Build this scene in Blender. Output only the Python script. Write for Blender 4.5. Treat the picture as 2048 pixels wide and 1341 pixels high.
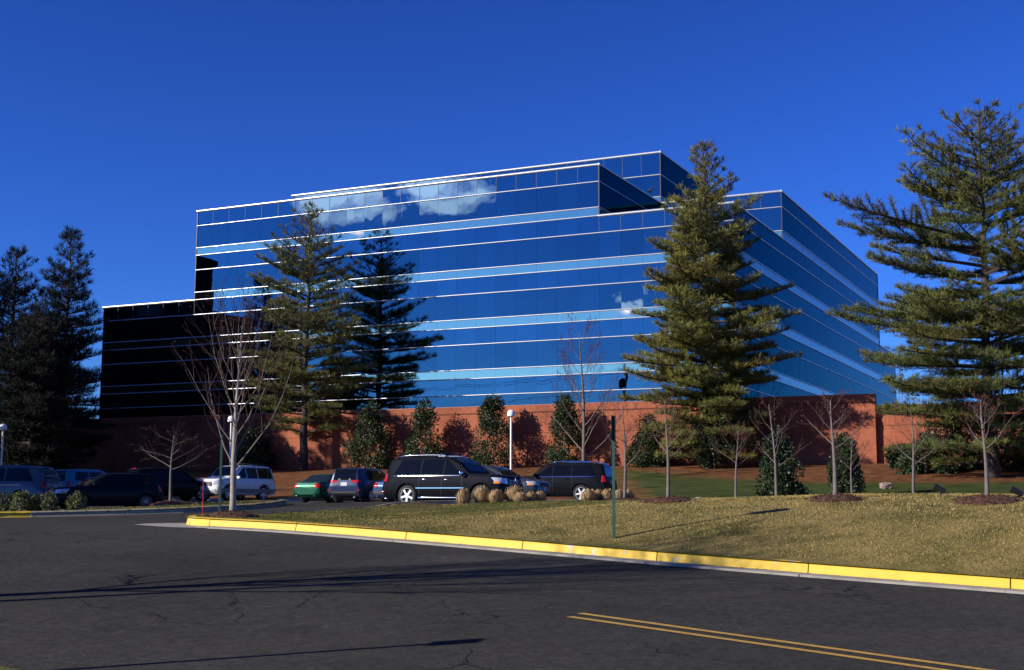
import bpy, bmesh, math, random
from math import sin, cos, pi, radians, sqrt, atan2, hypot
from mathutils import Vector, Matrix, geometry, noise as mnoise

for o in list(bpy.data.objects):
    bpy.data.objects.remove(o, do_unlink=True)
scene = bpy.context.scene
COL = scene.collection

# ------------------------------------------------------------------ camera
EYE = 2.8                       # metres above the road beneath the photographer
FOC, PITCH, ROLL = 2598.8, 0.12969, -0.004076
_Rc = Matrix.Rotation(PITCH, 3, 'X') @ Matrix.Rotation(ROLL, 3, 'Y')
cam_data = bpy.data.cameras.new('camera')
cam_data.sensor_width = 36.0
cam_data.lens = FOC / 2048 * 36.0
cam_data.clip_start = 0.1
cam_data.clip_end = 9000
cam = bpy.data.objects.new('camera', cam_data)
COL.objects.link(cam)
right, fwd, up = _Rc @ Vector((1, 0, 0)), _Rc @ Vector((0, 1, 0)), _Rc @ Vector((0, 0, 1))
cam.matrix_world = Matrix(((right.x, up.x, -fwd.x, 0), (right.y, up.y, -fwd.y, 0), (right.z, up.z, -fwd.z, EYE), (0, 0, 0, 1)))
scene.camera = cam

# ------------------------------------------------------------------ sun and sky
SUN_AZ, SUN_EL = radians(22.0), radians(24.5)      # shadows run 22 degrees off +x, away from the camera
TO_SUN = Vector((-cos(SUN_AZ) * cos(SUN_EL), -sin(SUN_AZ) * cos(SUN_EL), sin(SUN_EL)))
sd = bpy.data.lights.new('sun', 'SUN')
sd.energy = 5.0
sd.angle = radians(0.53)
sd.color = (1.0, 0.93, 0.82)
sun = bpy.data.objects.new('sun', sd)
COL.objects.link(sun)
sun.rotation_euler = TO_SUN.to_track_quat('Z', 'Y').to_euler()

world = bpy.data.worlds.new('World')
scene.world = world
world.use_nodes = True
wn, wl = world.node_tree.nodes, world.node_tree.links
wn.clear()
w_out = wn.new('ShaderNodeOutputWorld')
w_bg = wn.new('ShaderNodeBackground')
sky = wn.new('ShaderNodeTexSky')
sky.sky_type = 'NISHITA'
sky.sun_disc = False
sky.sun_elevation = SUN_EL
sky.sun_rotation = math.atan2(TO_SUN.x, TO_SUN.y)
sky.altitude = 0
sky.air_density = 1.0
sky.dust_density = 0.0
sky.ozone_density = 6.0
hsv = wn.new('ShaderNodeHueSaturation')
hsv.inputs['Saturation'].default_value = 1.0
hsv.inputs['Value'].default_value = 1.0
wl.new(sky.outputs[0], hsv.inputs['Color'])
sky_gamma = wn.new('ShaderNodeGamma'); sky_gamma.inputs[1].default_value = 1.5      # deep polarised winter blue over the whole sky
sky_tint = wn.new('ShaderNodeMixRGB'); sky_tint.blend_type = 'MULTIPLY'; sky_tint.inputs[0].default_value = 1.0
sky_tint.inputs[2].default_value = (.275, .40, .72, 1)
wl.new(hsv.outputs[0], sky_gamma.inputs[0]); wl.new(sky_gamma.outputs[0], sky_tint.inputs[1])
# scattered fair-weather cloud, the same puffs the glass of the building mirrors
tcw = wn.new('ShaderNodeTexCoord')
def wmath(op, a, b=None, c=None):
    n = wn.new('ShaderNodeMath'); n.operation = op
    for i, v in enumerate((a, b, c)):
        if v is None: continue
        if hasattr(v, 'is_linked'): wl.new(v, n.inputs[i])
        else: n.inputs[i].default_value = v
    return n.outputs[0]
cn = wn.new('ShaderNodeTexNoise')
cn.inputs['Scale'].default_value = 24.0
cn.inputs['Detail'].default_value = 7.0
cn.inputs['Roughness'].default_value = 0.55
cmap = wn.new('ShaderNodeMapping')
cmap.inputs['Scale'].default_value = (1.0, 1.0, 2.0)
wl.new(tcw.outputs['Generated'], cmap.inputs['Vector'])
wl.new(cmap.outputs[0], cn.inputs['Vector'])
def puff(az, el, raz, rel):
    a, e = radians(az), radians(el)
    d = Vector((cos(a) * cos(e), sin(a) * cos(e), sin(e)))
    side = Vector((-sin(a), cos(a), 0)); upv = side.cross(d) * -1
    if upv.z < 0: upv = -upv
    def dotn(v):
        n = wn.new('ShaderNodeVectorMath'); n.operation = 'DOT_PRODUCT'
        wl.new(tcw.outputs['Generated'], n.inputs[0]); n.inputs[1].default_value = v
        return n.outputs['Value']
    x = wmath('DIVIDE', dotn(side), math.tan(radians(raz)))
    y = wmath('DIVIDE', dotn(upv), math.tan(radians(rel)))
    r2 = wmath('ADD', wmath('MULTIPLY', x, x), wmath('MULTIPLY', y, y))
    front = wmath('GREATER_THAN', dotn(d), 0.3)
    fall = wmath('MULTIPLY', wmath('MAXIMUM', wmath('SUBTRACT', 1.0, wmath('SQRT', r2)), 0.0), front)
    return fall
tot = None
for p in ((-149.0, 13.25, 3.0, 1.5), (-144.6, 13.75, 2.8, 1.25), (-136.3, 9.1, 1.0, .45),
          (-124.0, 17.0, 5.0, 1.8), (-100.0, 12.0, 6.0, 1.6), (-66.0, 15.0, 6.0, 2.0), (-38, 10, 5, 1.2)):
    f_ = puff(*p)
    tot = f_ if tot is None else wmath('MAXIMUM', tot, f_)
dens = wmath('MULTIPLY', wmath('MINIMUM', wmath('MULTIPLY', tot, 2.2), 1.0),
             wmath('MULTIPLY_ADD', cn.outputs['Fac'], 2.0, -0.35))
dens = wmath('MINIMUM', wmath('MAXIMUM', wmath('MULTIPLY_ADD', dens, 1.7, -0.46), 0.0), 0.62)
cmix = wn.new('ShaderNodeMixRGB')
wl.new(dens, cmix.inputs['Fac'])
wl.new(sky_tint.outputs[0], cmix.inputs['Color1'])
cmix.inputs['Color2'].default_value = (44.0, 40.0, 50.0, 1)
wl.new(cmix.outputs[0], w_bg.inputs['Color'])
w_bg.inputs['Strength'].default_value = 0.0625
wl.new(w_bg.outputs[0], w_out.inputs['Surface'])

scene.render.engine = 'CYCLES'
scene.cycles.max_bounces = 8
scene.cycles.glossy_bounces = 5
scene.cycles.use_denoising = True
scene.view_settings.view_transform = 'Standard'
scene.view_settings.look = 'None'
scene.view_settings.exposure = 0.5
scene.view_settings.gamma = 1.0
scene.view_settings.use_curve_mapping = False

# ------------------------------------------------------------------ helpers
def at(px, py, depth):
    """point of the place seen at this spot of the photograph, at this distance"""
    d = _Rc @ Vector((px - 1024, FOC, 670.5 - py))
    return Vector((0, 0, EYE)) + d * (depth / d.y)

_mats = {}
def mat(name, color=(.5, .5, .5), rough=.6, metal=0.0, spec=.5, noise=None, bump=None, emit=None, coat=0.0, attr=None):
    """procedural principled material; noise=(scale, amount, second colour); bump=(scale, strength, distance)"""
    if name in _mats: return _mats[name]
    m = bpy.data.materials.new(name); m.use_nodes = True
    nt = m.node_tree; b = nt.nodes['Principled BSDF']
    b.inputs['Base Color'].default_value = (*color, 1)
    b.inputs['Roughness'].default_value = rough
    b.inputs['Metallic'].default_value = metal
    b.inputs['Specular IOR Level'].default_value = spec
    if coat:
        b.inputs['Coat Weight'].default_value = coat
        b.inputs['Coat Roughness'].default_value = 0.03
    tc = nt.nodes.new('ShaderNodeTexCoord')
    col = None
    if attr:
        a = nt.nodes.new('ShaderNodeAttribute'); a.attribute_name = attr
        col = a.outputs['Color']
    if noise:
        n = nt.nodes.new('ShaderNodeTexNoise'); n.inputs['Scale'].default_value = noise[0]; n.inputs['Detail'].default_value = 6
        nt.links.new(tc.outputs['Object'], n.inputs['Vector'])
        r = nt.nodes.new('ShaderNodeMapRange'); r.inputs['From Min'].default_value = .35; r.inputs['From Max'].default_value = .65
        nt.links.new(n.outputs['Fac'], r.inputs['Value'])
        r.inputs['To Max'].default_value = noise[1]
        mx = nt.nodes.new('ShaderNodeMixRGB'); mx.inputs['Color1'].default_value = (*color, 1); mx.inputs['Color2'].default_value = (*noise[2], 1)
        if col is not None: nt.links.new(col, mx.inputs['Color1'])
        nt.links.new(r.outputs[0], mx.inputs['Fac']); col = mx.outputs[0]
    if col is not None: nt.links.new(col, b.inputs['Base Color'])
    if bump:
        n = nt.nodes.new('ShaderNodeTexNoise'); n.inputs['Scale'].default_value = bump[0]; n.inputs['Detail'].default_value = 5
        nt.links.new(tc.outputs['Object'], n.inputs['Vector'])
        bp = nt.nodes.new('ShaderNodeBump'); bp.inputs['Strength'].default_value = bump[1]; bp.inputs['Distance'].default_value = bump[2]
        nt.links.new(n.outputs['Fac'], bp.inputs['Height']); nt.links.new(bp.outputs[0], b.inputs['Normal'])
    _mats[name] = m
    return m

def tag(o, label=None, cat=None, group=None, kind=None):
    if label: o['label'] = label
    if cat: o['category'] = cat
    if group: o['group'] = group
    if kind: o['kind'] = kind
    return o

def empty(name, loc=(0, 0, 0), rz=0.0, scale=1.0):
    o = bpy.data.objects.new(name, None); COL.objects.link(o)
    o.location = loc; o.rotation_euler = (0, 0, rz); o.scale = (scale,) * 3
    o.empty_display_size = .3
    return o

def link_mesh(name, me, m=None, parent=None, loc=None, rot=None):
    o = bpy.data.objects.new(name, me); COL.objects.link(o)
    if m is not None and not me.materials:
        for x in (m if isinstance(m, (list, tuple)) else [m]): me.materials.append(x)
    if parent: o.parent = parent
    if loc is not None: o.location = loc
    if rot is not None: o.rotation_euler = rot
    return o

def copy_tree(o, parent=None):
    c = o.copy(); COL.objects.link(c); c.parent = parent
    for ch in list(o.children): copy_tree(ch, c)
    return c

class MB:
    """collects geometry for one mesh"""
    def __init__(s): s.v = []; s.f = []; s.c = []
    def add(s, vs, fs, col=None):
        b = len(s.v); s.v += [tuple(v) for v in vs]
        s.f += [tuple(b + i for i in f) for f in fs]
        if col is not None: s.c += [col] * len(vs)
    def box(s, c, size, rz=0.0, M=None):
        hx, hy, hz = size[0] / 2, size[1] / 2, size[2] / 2
        R = M or Matrix.Rotation(rz, 3, 'Z')
        vs = [Vector(c) + R @ Vector((x, y, z)) for z in (-hz, hz) for y in (-hy, hy) for x in (-hx, hx)]
        s.add(vs, [(0, 2, 3, 1), (4, 5, 7, 6), (0, 1, 5, 4), (2, 6, 7, 3), (0, 4, 6, 2), (1, 3, 7, 5)])
    def tube(s, pts, radii, n=6, cap=True, col=None):
        pts = [Vector(p) for p in pts]
        if not hasattr(radii, '__len__'): radii = [radii] * len(pts)
        b = len(s.v); ref = None; vs = []; fs = []
        for i, p in enumerate(pts):
            t = (pts[min(i + 1, len(pts) - 1)] - pts[max(i - 1, 0)])
            if t.length < 1e-9: t = Vector((0, 0, 1))
            t.normalize()
            if ref is None:
                ref = Vector((1, 0, 0)) if abs(t.x) < .9 else Vector((0, 1, 0))
            a = (ref - t * ref.dot(t)).normalized(); ref = a; c = t.cross(a)
            for k in range(n):
                an = 2 * pi * k / n
                vs.append(p + (a * cos(an) + c * sin(an)) * radii[i])
        for i in range(len(pts) - 1):
            for k in range(n):
                fs.append((i * n + k, i * n + (k + 1) % n, (i + 1) * n + (k + 1) % n, (i + 1) * n + k))
        if cap:
            fs.append(tuple(reversed(range(n)))); fs.append(tuple((len(pts) - 1) * n + k for k in range(n)))
        s.add(vs, fs, col)
    def lathe(s, prof, n=24, M=None, axis='Z'):
        """prof: (radius, height) list"""
        vs = []; fs = []
        for r, h in prof:
            for k in range(n):
                a = 2 * pi * k / n
                v = Vector((r * cos(a), r * sin(a), h)) if axis == 'Z' else Vector((r * cos(a), h, r * sin(a)))
                vs.append(M @ v if M else v)
        for i in range(len(prof) - 1):
            for k in range(n):
                fs.append((i * n + k, i * n + (k + 1) % n, (i + 1) * n + (k + 1) % n, (i + 1) * n + k))
        fs.append(tuple(reversed(range(n)))); fs.append(tuple((len(prof) - 1) * n + k for k in range(n)))
        s.add(vs, fs)
    def lump(s, c, size, e=.45, R=None, nu=14, nv=8):
        """rounded box (superellipsoid)"""
        def sp(x, p): return math.copysign(abs(x) ** p, x)
        vs = []; fs = []
        for i in range(nv + 1):
            th = -pi / 2 + pi * i / nv
            for k in range(nu):
                ph = 2 * pi * k / nu
                v = Vector((size[0] / 2 * sp(cos(th), e) * sp(cos(ph), e), size[1] / 2 * sp(cos(th), e) * sp(sin(ph), e), size[2] / 2 * sp(sin(th), e)))
                vs.append(Vector(c) + (R @ v if R else v))
        for i in range(nv):
            for k in range(nu):
                fs.append((i * nu + k, i * nu + (k + 1) % nu, (i + 1) * nu + (k + 1) % nu, (i + 1) * nu + k))
        s.add(vs, fs)
    def mesh(s, name, smooth=False, angle=None, attr=None):
        me = bpy.data.meshes.new(name); me.from_pydata(s.v, [], s.f); me.update()
        if s.c:
            at_ = me.attributes.new(attr or 'tint', 'FLOAT_COLOR', 'POINT')
            flat = [x for c in s.c for x in (c[0], c[1], c[2], 1.0)]
            at_.data.foreach_set('color', flat)
        if smooth:
            me.polygons.foreach_set('use_smooth', [True] * len(me.polygons))
            if angle: me.set_sharp_from_angle(angle=radians(angle))
        return me
    def build(s, name, m, parent=None, smooth=False, angle=None, attr=None, loc=None):
        return link_mesh(name, s.mesh(name, smooth, angle, attr), m, parent, loc)

def lerp(a, b, t): return a + (b - a) * t
def sstep(a, b, x):
    t = min(1, max(0, (x - a) / (b - a))); return t * t * (3 - 2 * t)
def interp(x, pts):
    if x <= pts[0][0]: return pts[0][1]
    for (a, va), (b, vb) in zip(pts, pts[1:]):
        if x <= b: return va + (vb - va) * (x - a) / (b - a)
    return pts[-1][1]

def inside(x, y, poly):
    c = False; j = len(poly) - 1
    for i in range(len(poly)):
        xi, yi = poly[i]; xj, yj = poly[j]
        if (yi > y) != (yj > y) and x < (xj - xi) * (y - yi) / (yj - yi) + xi: c = not c
        j = i
    return c

# ------------------------------------------------------------------ lie of the land
_PK = [(-60, -1.2), (-12, -.75), (0, 0), (27, 2.16), (29.5, 2.32), (34, 2.35), (42, 2.31), (47, 2.40), (52, 2.52), (58, 2.70), (65, 2.87), (72, 2.97), (95, 3.1)]
def z_pave(x, y):
    z = (interp(y - 1.0, _PK) + interp(y, _PK) * 2 + interp(y + 1.0, _PK)) / 4
    lat = min(.4, max(0, .031 * (x + 16))) * sstep(36, 46, y) * (1 - sstep(52, 64, y))
    return z + lat

FRONT = [(-7.25, 29.55), (-6.70, 29.10), (-4.58, 27.86), (-2.10, 26.12), (.20, 24.54), (2.52, 22.86), (4.80, 21.33), (7.44, 19.68), (10.0, 18.05), (12.6, 16.4), (15.2, 14.7), (17.8, 13.0), (24, 9.1), (40, -.9), (60, -13)]
NOSEBACK = [(-7.25, 29.55), (-7.5, 30.2), (-7.65, 31.2), (-7.75, 33), (-7.6, 36), (-7.0, 38.6), (-6.4, 39.8), (-5.7, 40.6), (-4.9, 41.3), (-4.45, 42.0), (-4.2, 43.2), (-3.6, 44.2), (.6, 45.6), (4.6, 47.0), (6.3, 48.4), (7.2, 50.4), (8.0, 58), (8.2, 62), (7.4, 64.2), (6, 65.3)]
ISLAND = [(-30, 38.6), (-22, 40.4), (-17, 41.6), (-13.1, 42.9), (-12.4, 43.15), (-10.4, 43.9), (-9.6, 44.6), (-9.1, 45.6), (-8.9, 50), (-9.2, 54.4), (-9.9, 55.4), (-12.6, 55.2), (-13.3, 54.2), (-13.3, 48.6), (-13.9, 47.4), (-15, 46.9), (-22, 45.3), (-30, 43.6)]
asphalt_poly = [(60, -32.2), (1.1, 8.9), (-5.6, 13.56), (-75, 61.8), (-75, 104), (-45, 89.9), (6, 65.3)] + list(reversed(NOSEBACK))[1:] + FRONT[1:]

U_A = Vector((-.90058, .43469, 0)); U_B = Vector((.43469, .90058, 0))
CORNER = Vector((16.043, 92.30, 0))
WALL_OFF = 3.5
def wall_front(x, y):
    """distance in front of the brick wall"""
    return -((x - CORNER.x) * U_B.x + (y - CORNER.y) * U_B.y) - WALL_OFF
CU, CN_ = Vector((.832, -.554)), Vector((.554, .832))
def z_land(x, y):
    wf = wall_front(x, y)
    bank = interp(wf, [(-60, 6.0), (-2, 5.62), (0, 5.55), (6, 5.05), (14, 4.15), (25.2, 3.06), (33, 2.78), (60, 2.62)])
    p = (x + 6.89) * CN_.x + (y - 29.2) * CN_.y
    q = (x + 6.89) * CU.x + (y - 29.2) * CU.y
    if inside(x, y, ISLAND) or x < -8.2:
        z = z_pave(x, y) + .15
        t = sstep(27, 23, wf) if x < -8.2 and not inside(x, y, ISLAND) else 0
        if p < 0: z = max(z, z_pave(x, y) + .15 + .05 * min(10, -p))
        return lerp(z, bank, t) + .03 * mnoise.noise(Vector((x * .35, y * .35, 0)))
    if p < -3:                                     # the photographer's side of the road
        d = max(0, -(p + 14.5))
        return z_pave(x, y) + .14 + min(1.1, .12 * d)
    # lawn berm behind the yellow kerb
    cx, cy = -6.89 + CU.x * q, 29.2 + CU.y * q
    top = z_pave(cx, cy) + .172
    crest = interp(q, [(-3, 2.48), (2, 2.52), (5, 2.70), (8, 2.93), (12, 3.04), (20, 3.05), (40, 3.0)])
    P = 8.0
    if p <= P:
        t = max(0, p) / P
        z = top + (crest - top) * (1 - (1 - t) ** 2)
    else:
        z = crest
    beyond = interp(x, [(-5, 2.62), (-3.5, 2.72), (-1, 2.86), (5, 2.94), (8, 2.80), (12, 2.62), (30, 2.6)])
    z = lerp(z, beyond, sstep(P + .5, P + 7, p))
    z = max(z, bank) if wf < 40 else z
    lot = min((x - a) ** 2 + (y - b) ** 2 for a, b in NOSEBACK)
    if lot < 6:
        z = lerp(z_pave(x, y) + .172, z, sstep(0, 2.0, sqrt(lot)))
    return z + .035 * mnoise.noise(Vector((x * .3, y * .3, 0))) * sstep(0, 1.5, abs(p))

def cdt_mesh(name, poly, holes, pts, zf, keep=None):
    vs = []; es = []
    for ring in [poly] + holes:
        b = len(vs)
        dense = []
        for i in range(len(ring)):
            a = Vector(ring[i]); c = Vector(ring[(i + 1) % len(ring)])
            n = max(1, min(60, int((c - a).length / 1.2)))
            for k in range(n): dense.append(a.lerp(c, k / n))
        vs += dense
        es += [(b + i, b + (i + 1) % len(dense)) for i in range(len(dense))]
    vs += [Vector(p) for p in pts]
    ov, oe, of, *_ = geometry.delaunay_2d_cdt(vs, es, [], 0, 1e-4)
    faces = []
    for f in of:
        cx = sum(ov[i].x for i in f) / len(f); cy = sum(ov[i].y for i in f) / len(f)
        if inside(cx, cy, poly) and not any(inside(cx, cy, h) for h in holes): faces.append(tuple(f))
    used = sorted({i for f in faces for i in f}); mp = {u: i for i, u in enumerate(used)}
    me = bpy.data.meshes.new(name)
    me.from_pydata([(ov[u].x, ov[u].y, zf(ov[u].x, ov[u].y)) for u in used], [], [tuple(mp[i] for i in f) for f in faces])
    bm = bmesh.new(); bm.from_mesh(me); bmesh.ops.recalc_face_normals(bm, faces=bm.faces)
    if sum(f.normal.z for f in bm.faces) < 0: bmesh.ops.reverse_faces(bm, faces=bm.faces)
    bm.to_mesh(me); bm.free()
    me.polygons.foreach_set('use_smooth', [True] * len(me.polygons))
    return me

rnd = random.Random(4)
def gridpts(x0, x1, y0, y1, st):
    out = []
    nx, ny = int((x1 - x0) / st), int((y1 - y0) / st)
    for i in range(nx + 1):
        for j in range(ny + 1):
            out.append((x0 + (i + rnd.uniform(-.2, .2)) * st, y0 + (j + rnd.uniform(-.2, .2)) * st))
    return out

# asphalt
def asphalt_material():
    m = bpy.data.materials.new('asphalt'); m.use_nodes = True
    nt = m.node_tree; N = nt.nodes; L = nt.links; b = N['Principled BSDF']
    tc = N.new('ShaderNodeTexCoord')
    def nz(scale, det=6, rough=.6):
        n = N.new('ShaderNodeTexNoise'); n.inputs['Scale'].default_value = scale; n.inputs['Detail'].default_value = det; n.inputs['Roughness'].default_value = rough
        L.new(tc.outputs['Object'], n.inputs['Vector']); return n.outputs['Fac']
    def ramp(f, stops):
        r = N.new('ShaderNodeValToRGB'); L.new(f, r.inputs['Fac'])
        for i, (p, c) in enumerate(stops):
            e = r.color_ramp.elements[i] if i < 2 else r.color_ramp.elements.new(p)
            e.position = p; e.color = (*c, 1)
        return r.outputs['Color']
    def mix(fac, a, bb, mode='MIX'):
        x = N.new('ShaderNodeMixRGB'); x.blend_type = mode
        for i, v in ((0, fac), (1, a), (2, bb)):
            if hasattr(v, 'is_linked'): L.new(v, x.inputs[i])
            elif isinstance(v, tuple): x.inputs[i].default_value = (*v, 1)
            else: x.inputs[i].default_value = v
        return x.outputs[0]
    base = ramp(nz(.22, 5), [(.3, (.031, .0300, .0280)), (.7, (.054, .0520, .0480))])
    fine = ramp(nz(38, 4, .8), [(.3, (.45, .45, .45)), (.75, (1.65, 1.65, 1.6))])
    c = mix(1.0, base, fine, 'MULTIPLY')
    c = mix(1.0, c, ramp(nz(8, 5, .75), [(.32, (.62, .62, .62)), (.70, (1.42, 1.41, 1.38))]), 'MULTIPLY')
    spots = ramp(nz(150, 1), [(.72, (0, 0, 0)), (.76, (1, 1, 1))])
    c = mix(spots, c, (.12, .11, .10))
    # worn streaks along the wheel paths
    mp = N.new('ShaderNodeMapping'); mp.inputs['Rotation'].default_value = (0, 0, radians(34)); mp.inputs['Scale'].default_value = (.05, .55, 1)
    L.new(tc.outputs['Object'], mp.inputs['Vector'])
    sn = N.new('ShaderNodeTexNoise'); sn.inputs['Scale'].default_value = 1.0; sn.inputs['Detail'].default_value = 3; L.new(mp.outputs[0], sn.inputs['Vector'])
    c = mix(ramp(sn.outputs['Fac'], [(.45, (0, 0, 0)), (.75, (.35, .35, .35))]), c, (.050, .045, .037))
    # fine cracks
    mp2 = N.new('ShaderNodeMapping'); L.new(tc.outputs['Object'], mp2.inputs['Vector'])
    wob = N.new('ShaderNodeTexNoise'); wob.inputs['Scale'].default_value = 1.6; wob.inputs['Detail'].default_value = 4; L.new(tc.outputs['Object'], wob.inputs['Vector'])
    va = N.new('ShaderNodeMixRGB'); va.blend_type = 'ADD'; va.inputs[0].default_value = .9; L.new(mp2.outputs[0], va.inputs[1]); L.new(wob.outputs['Color'], va.inputs[2])
    vo = N.new('ShaderNodeTexVoronoi'); vo.feature = 'DISTANCE_TO_EDGE'; vo.inputs['Scale'].default_value = .42; L.new(va.outputs[0], vo.inputs['Vector'])
    cr = ramp(vo.outputs['Distance'], [(.0, (1, 1, 1)), (.010, (0, 0, 0))])
    crm = mix(1.0, cr, ramp(nz(.35, 3), [(.53, (0, 0, 0)), (.60, (1, 1, 1))]), 'MULTIPLY')
    c = mix(crm, c, (.008, .008, .007))
    c = mix(ramp(nz(.9, 4, .7), [(.56, (0, 0, 0)), (.72, (.45, .45, .45))]), c, (.022, .0205, .0182))
    L.new(c, b.inputs['Base Color'])
    b.inputs['Roughness'].default_value = .9
    b.inputs['Specular IOR Level'].default_value = .04
    bp = N.new('ShaderNodeBump'); bp.inputs['Strength'].default_value = .5; bp.inputs['Distance'].default_value = .006
    L.new(nz(70, 3, .7), bp.inputs['Height']); L.new(bp.outputs[0], b.inputs['Normal'])
    return m
road_pts = [p for p in gridpts(-40, 40, -10, 34, 1.5) + gridpts(-60, 12, 34, 90, 2.0) + gridpts(-75, 60, -30, 104, 9)]
road = link_mesh('road', cdt_mesh('road', asphalt_poly, [ISLAND], [p for p in road_pts if inside(*p, asphalt_poly)], z_pave), asphalt_material())
tag(road, 'dark asphalt road running into the car park', 'road', kind='structure')

# land: lawns, planted bank, verges
LAND = [(-170, -70), (170, -70), (170, 260), (-170, 260)]
def land_material():
    m = bpy.data.materials.new('land'); m.use_nodes = True
    nt = m.node_tree; N = nt.nodes; L = nt.links; b = N['Principled BSDF']
    tc = N.new('ShaderNodeTexCoord')
    a = N.new('ShaderNodeAttribute'); a.attribute_name = 'cover'
    sep = N.new('ShaderNodeSeparateColor'); L.new(a.outputs['Color'], sep.inputs[0])
    def nz(scale, det=6, rough=.6):
        n = N.new('ShaderNodeTexNoise'); n.inputs['Scale'].default_value = scale; n.inputs['Detail'].default_value = det; n.inputs['Roughness'].default_value = rough
        L.new(tc.outputs['Object'], n.inputs['Vector']); return n.outputs['Fac']
    def ramp(f, stops):
        r = N.new('ShaderNodeValToRGB'); L.new(f, r.inputs['Fac'])
        for i, (p, c) in enumerate(stops):
            e = r.color_ramp.elements[i] if i < 2 else r.color_ramp.elements.new(p)
            e.position = p; e.color = (*c, 1)
        return r.outputs['Color']
    def mix(fac, c1, c2, mode='MIX'):
        x = N.new('ShaderNodeMixRGB'); x.blend_type = mode
        for i, v in ((0, fac), (1, c1), (2, c2)):
            if hasattr(v, 'is_linked'): L.new(v, x.inputs[i])
            elif isinstance(v, tuple): x.inputs[i].default_value = (*v, 1)
            else: x.inputs[i].default_value = v
        return x.outputs[0]
    grain = ramp(nz(26, 4, .75), [(.3, (.5, .5, .5)), (.7, (1.45, 1.45, 1.4))])
    tan = ramp(nz(.9, 5), [(.35, (.085, .080, .020)), (.5, (.19, .145, .048)), (.7, (.255, .19, .07))])
    green = ramp(nz(.7, 5), [(.35, (.026, .042, .007)), (.7, (.062, .078, .014))])
    straw = ramp(nz(1.4, 6), [(.3, (.055, .022, .008)), (.5, (.135, .052, .018)), (.72, (.23, .10, .04))])
    mulch = ramp(nz(9, 6), [(.3, (.022, .010, .007)), (.7, (.075, .034, .022))])
    c = mix(sep.outputs[1], tan, green)
    c = mix(sep.outputs[2], c, straw)
    c = mix(sep.outputs[0], c, mulch)
    c = mix(1.0, c, grain, 'MULTIPLY')
    L.new(c, b.inputs['Base Color']); b.inputs['Roughness'].default_value = .95; b.inputs['Specular IOR Level'].default_value = .15
    bp = N.new('ShaderNodeBump'); bp.inputs['Strength'].default_value = .9; bp.inputs['Distance'].default_value = .04
    L.new(nz(20, 4, .7), bp.inputs['Height']); L.new(bp.outputs[0], b.inputs['Normal'])
    return m
MAT_LAND = land_material()
land_pts = [p for p in gridpts(-9, 24, 10, 40, .55) + gridpts(-16, -8.5, 40, 56, .6) + gridpts(-50, 45, 34, 112, 1.7) + gridpts(-165, 165, -65, 255, 9)
            if not inside(*p, asphalt_poly) or inside(*p, ISLAND)]
STRAW_EDGE = lambda x, y: 4.5 + 10.5 * sstep(4, 17, x) + 1.3 * mnoise.noise(Vector((x * .33, y * .33, 2)))
def cover(x, y):
    wf = wall_front(x, y)
    p = (x + 6.89) * CN_.x + (y - 29.2) * CN_.y
    q = (x + 6.89) * CU.x + (y - 29.2) * CU.y
    n = mnoise.noise(Vector((x * .5, y * .5, 7)))
    if inside(x, y, ISLAND): return (0.0, .45 + .3 * n, 0)
    if x < 6.5:
        st = 1.0 - sstep(26, 29, wf)
    else:
        st = 1.0 - sstep(-.7, .7, wf - STRAW_EDGE(x, y))
    g = sstep(7.4, 9.0, p + .7 * n) * sstep(5.0, 7.5, x + .6 * n)
    lotd = min((x - a) ** 2 + (y - b_) ** 2 for a, b_ in NOSEBACK[11:15]) if -4 < x < 7 and 41 < y < 48 else 99
    if lotd < 5: return (.9 * (1 - sstep(2.5, 5, lotd)), .3, 0)
    g = max(g, .55 * (1 - sstep(2, 7, q)) * sstep(-.2, .8, p) + .15 * n)
    if p < 0: g = .5
    return (0.0, max(0, min(1, g)), max(0, min(1, st)))
def paint(me):
    at_ = me.attributes.new('cover', 'FLOAT_COLOR', 'POINT')
    fl = []
    for v in me.vertices: fl += [*cover(v.co.x, v.co.y), 1.0]
    at_.data.foreach_set('color', fl)
me = cdt_mesh('lawn', LAND, [asphalt_poly], [p for p in land_pts if not inside(*p, ISLAND)], z_land); paint(me)
lawn = tag(link_mesh('lawn', me, MAT_LAND), 'sloping lawn and planted bank up to the brick wall', 'lawn', kind='structure')
me = cdt_mesh('island_lawn', ISLAND, [], [p for p in land_pts if inside(*p, ISLAND)], z_land); paint(me)
tag(link_mesh('island_lawn', me, MAT_LAND), 'grass island between road and shaded parking bays', 'lawn', kind='structure')
g = MB()
R_ = 4200
for x0, x1, y0, y1 in ((-R_, R_, -R_, -69.9), (-R_, R_, 259.9, R_), (-R_, -169.9, -69.9, 259.9), (169.9, R_, -69.9, 259.9)):
    g.add([(x0, y0, 1.2), (x1, y0, 1.2), (x1, y1, 1.2), (x0, y1, 1.2)], [(0, 1, 2, 3)])
tag(g.build('ground', mat('far_ground', (.055, .06, .025), .95, noise=(.02, 1, (.09, .075, .04)))), 'distant flat ground beyond the site', 'ground', kind='structure')

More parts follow.
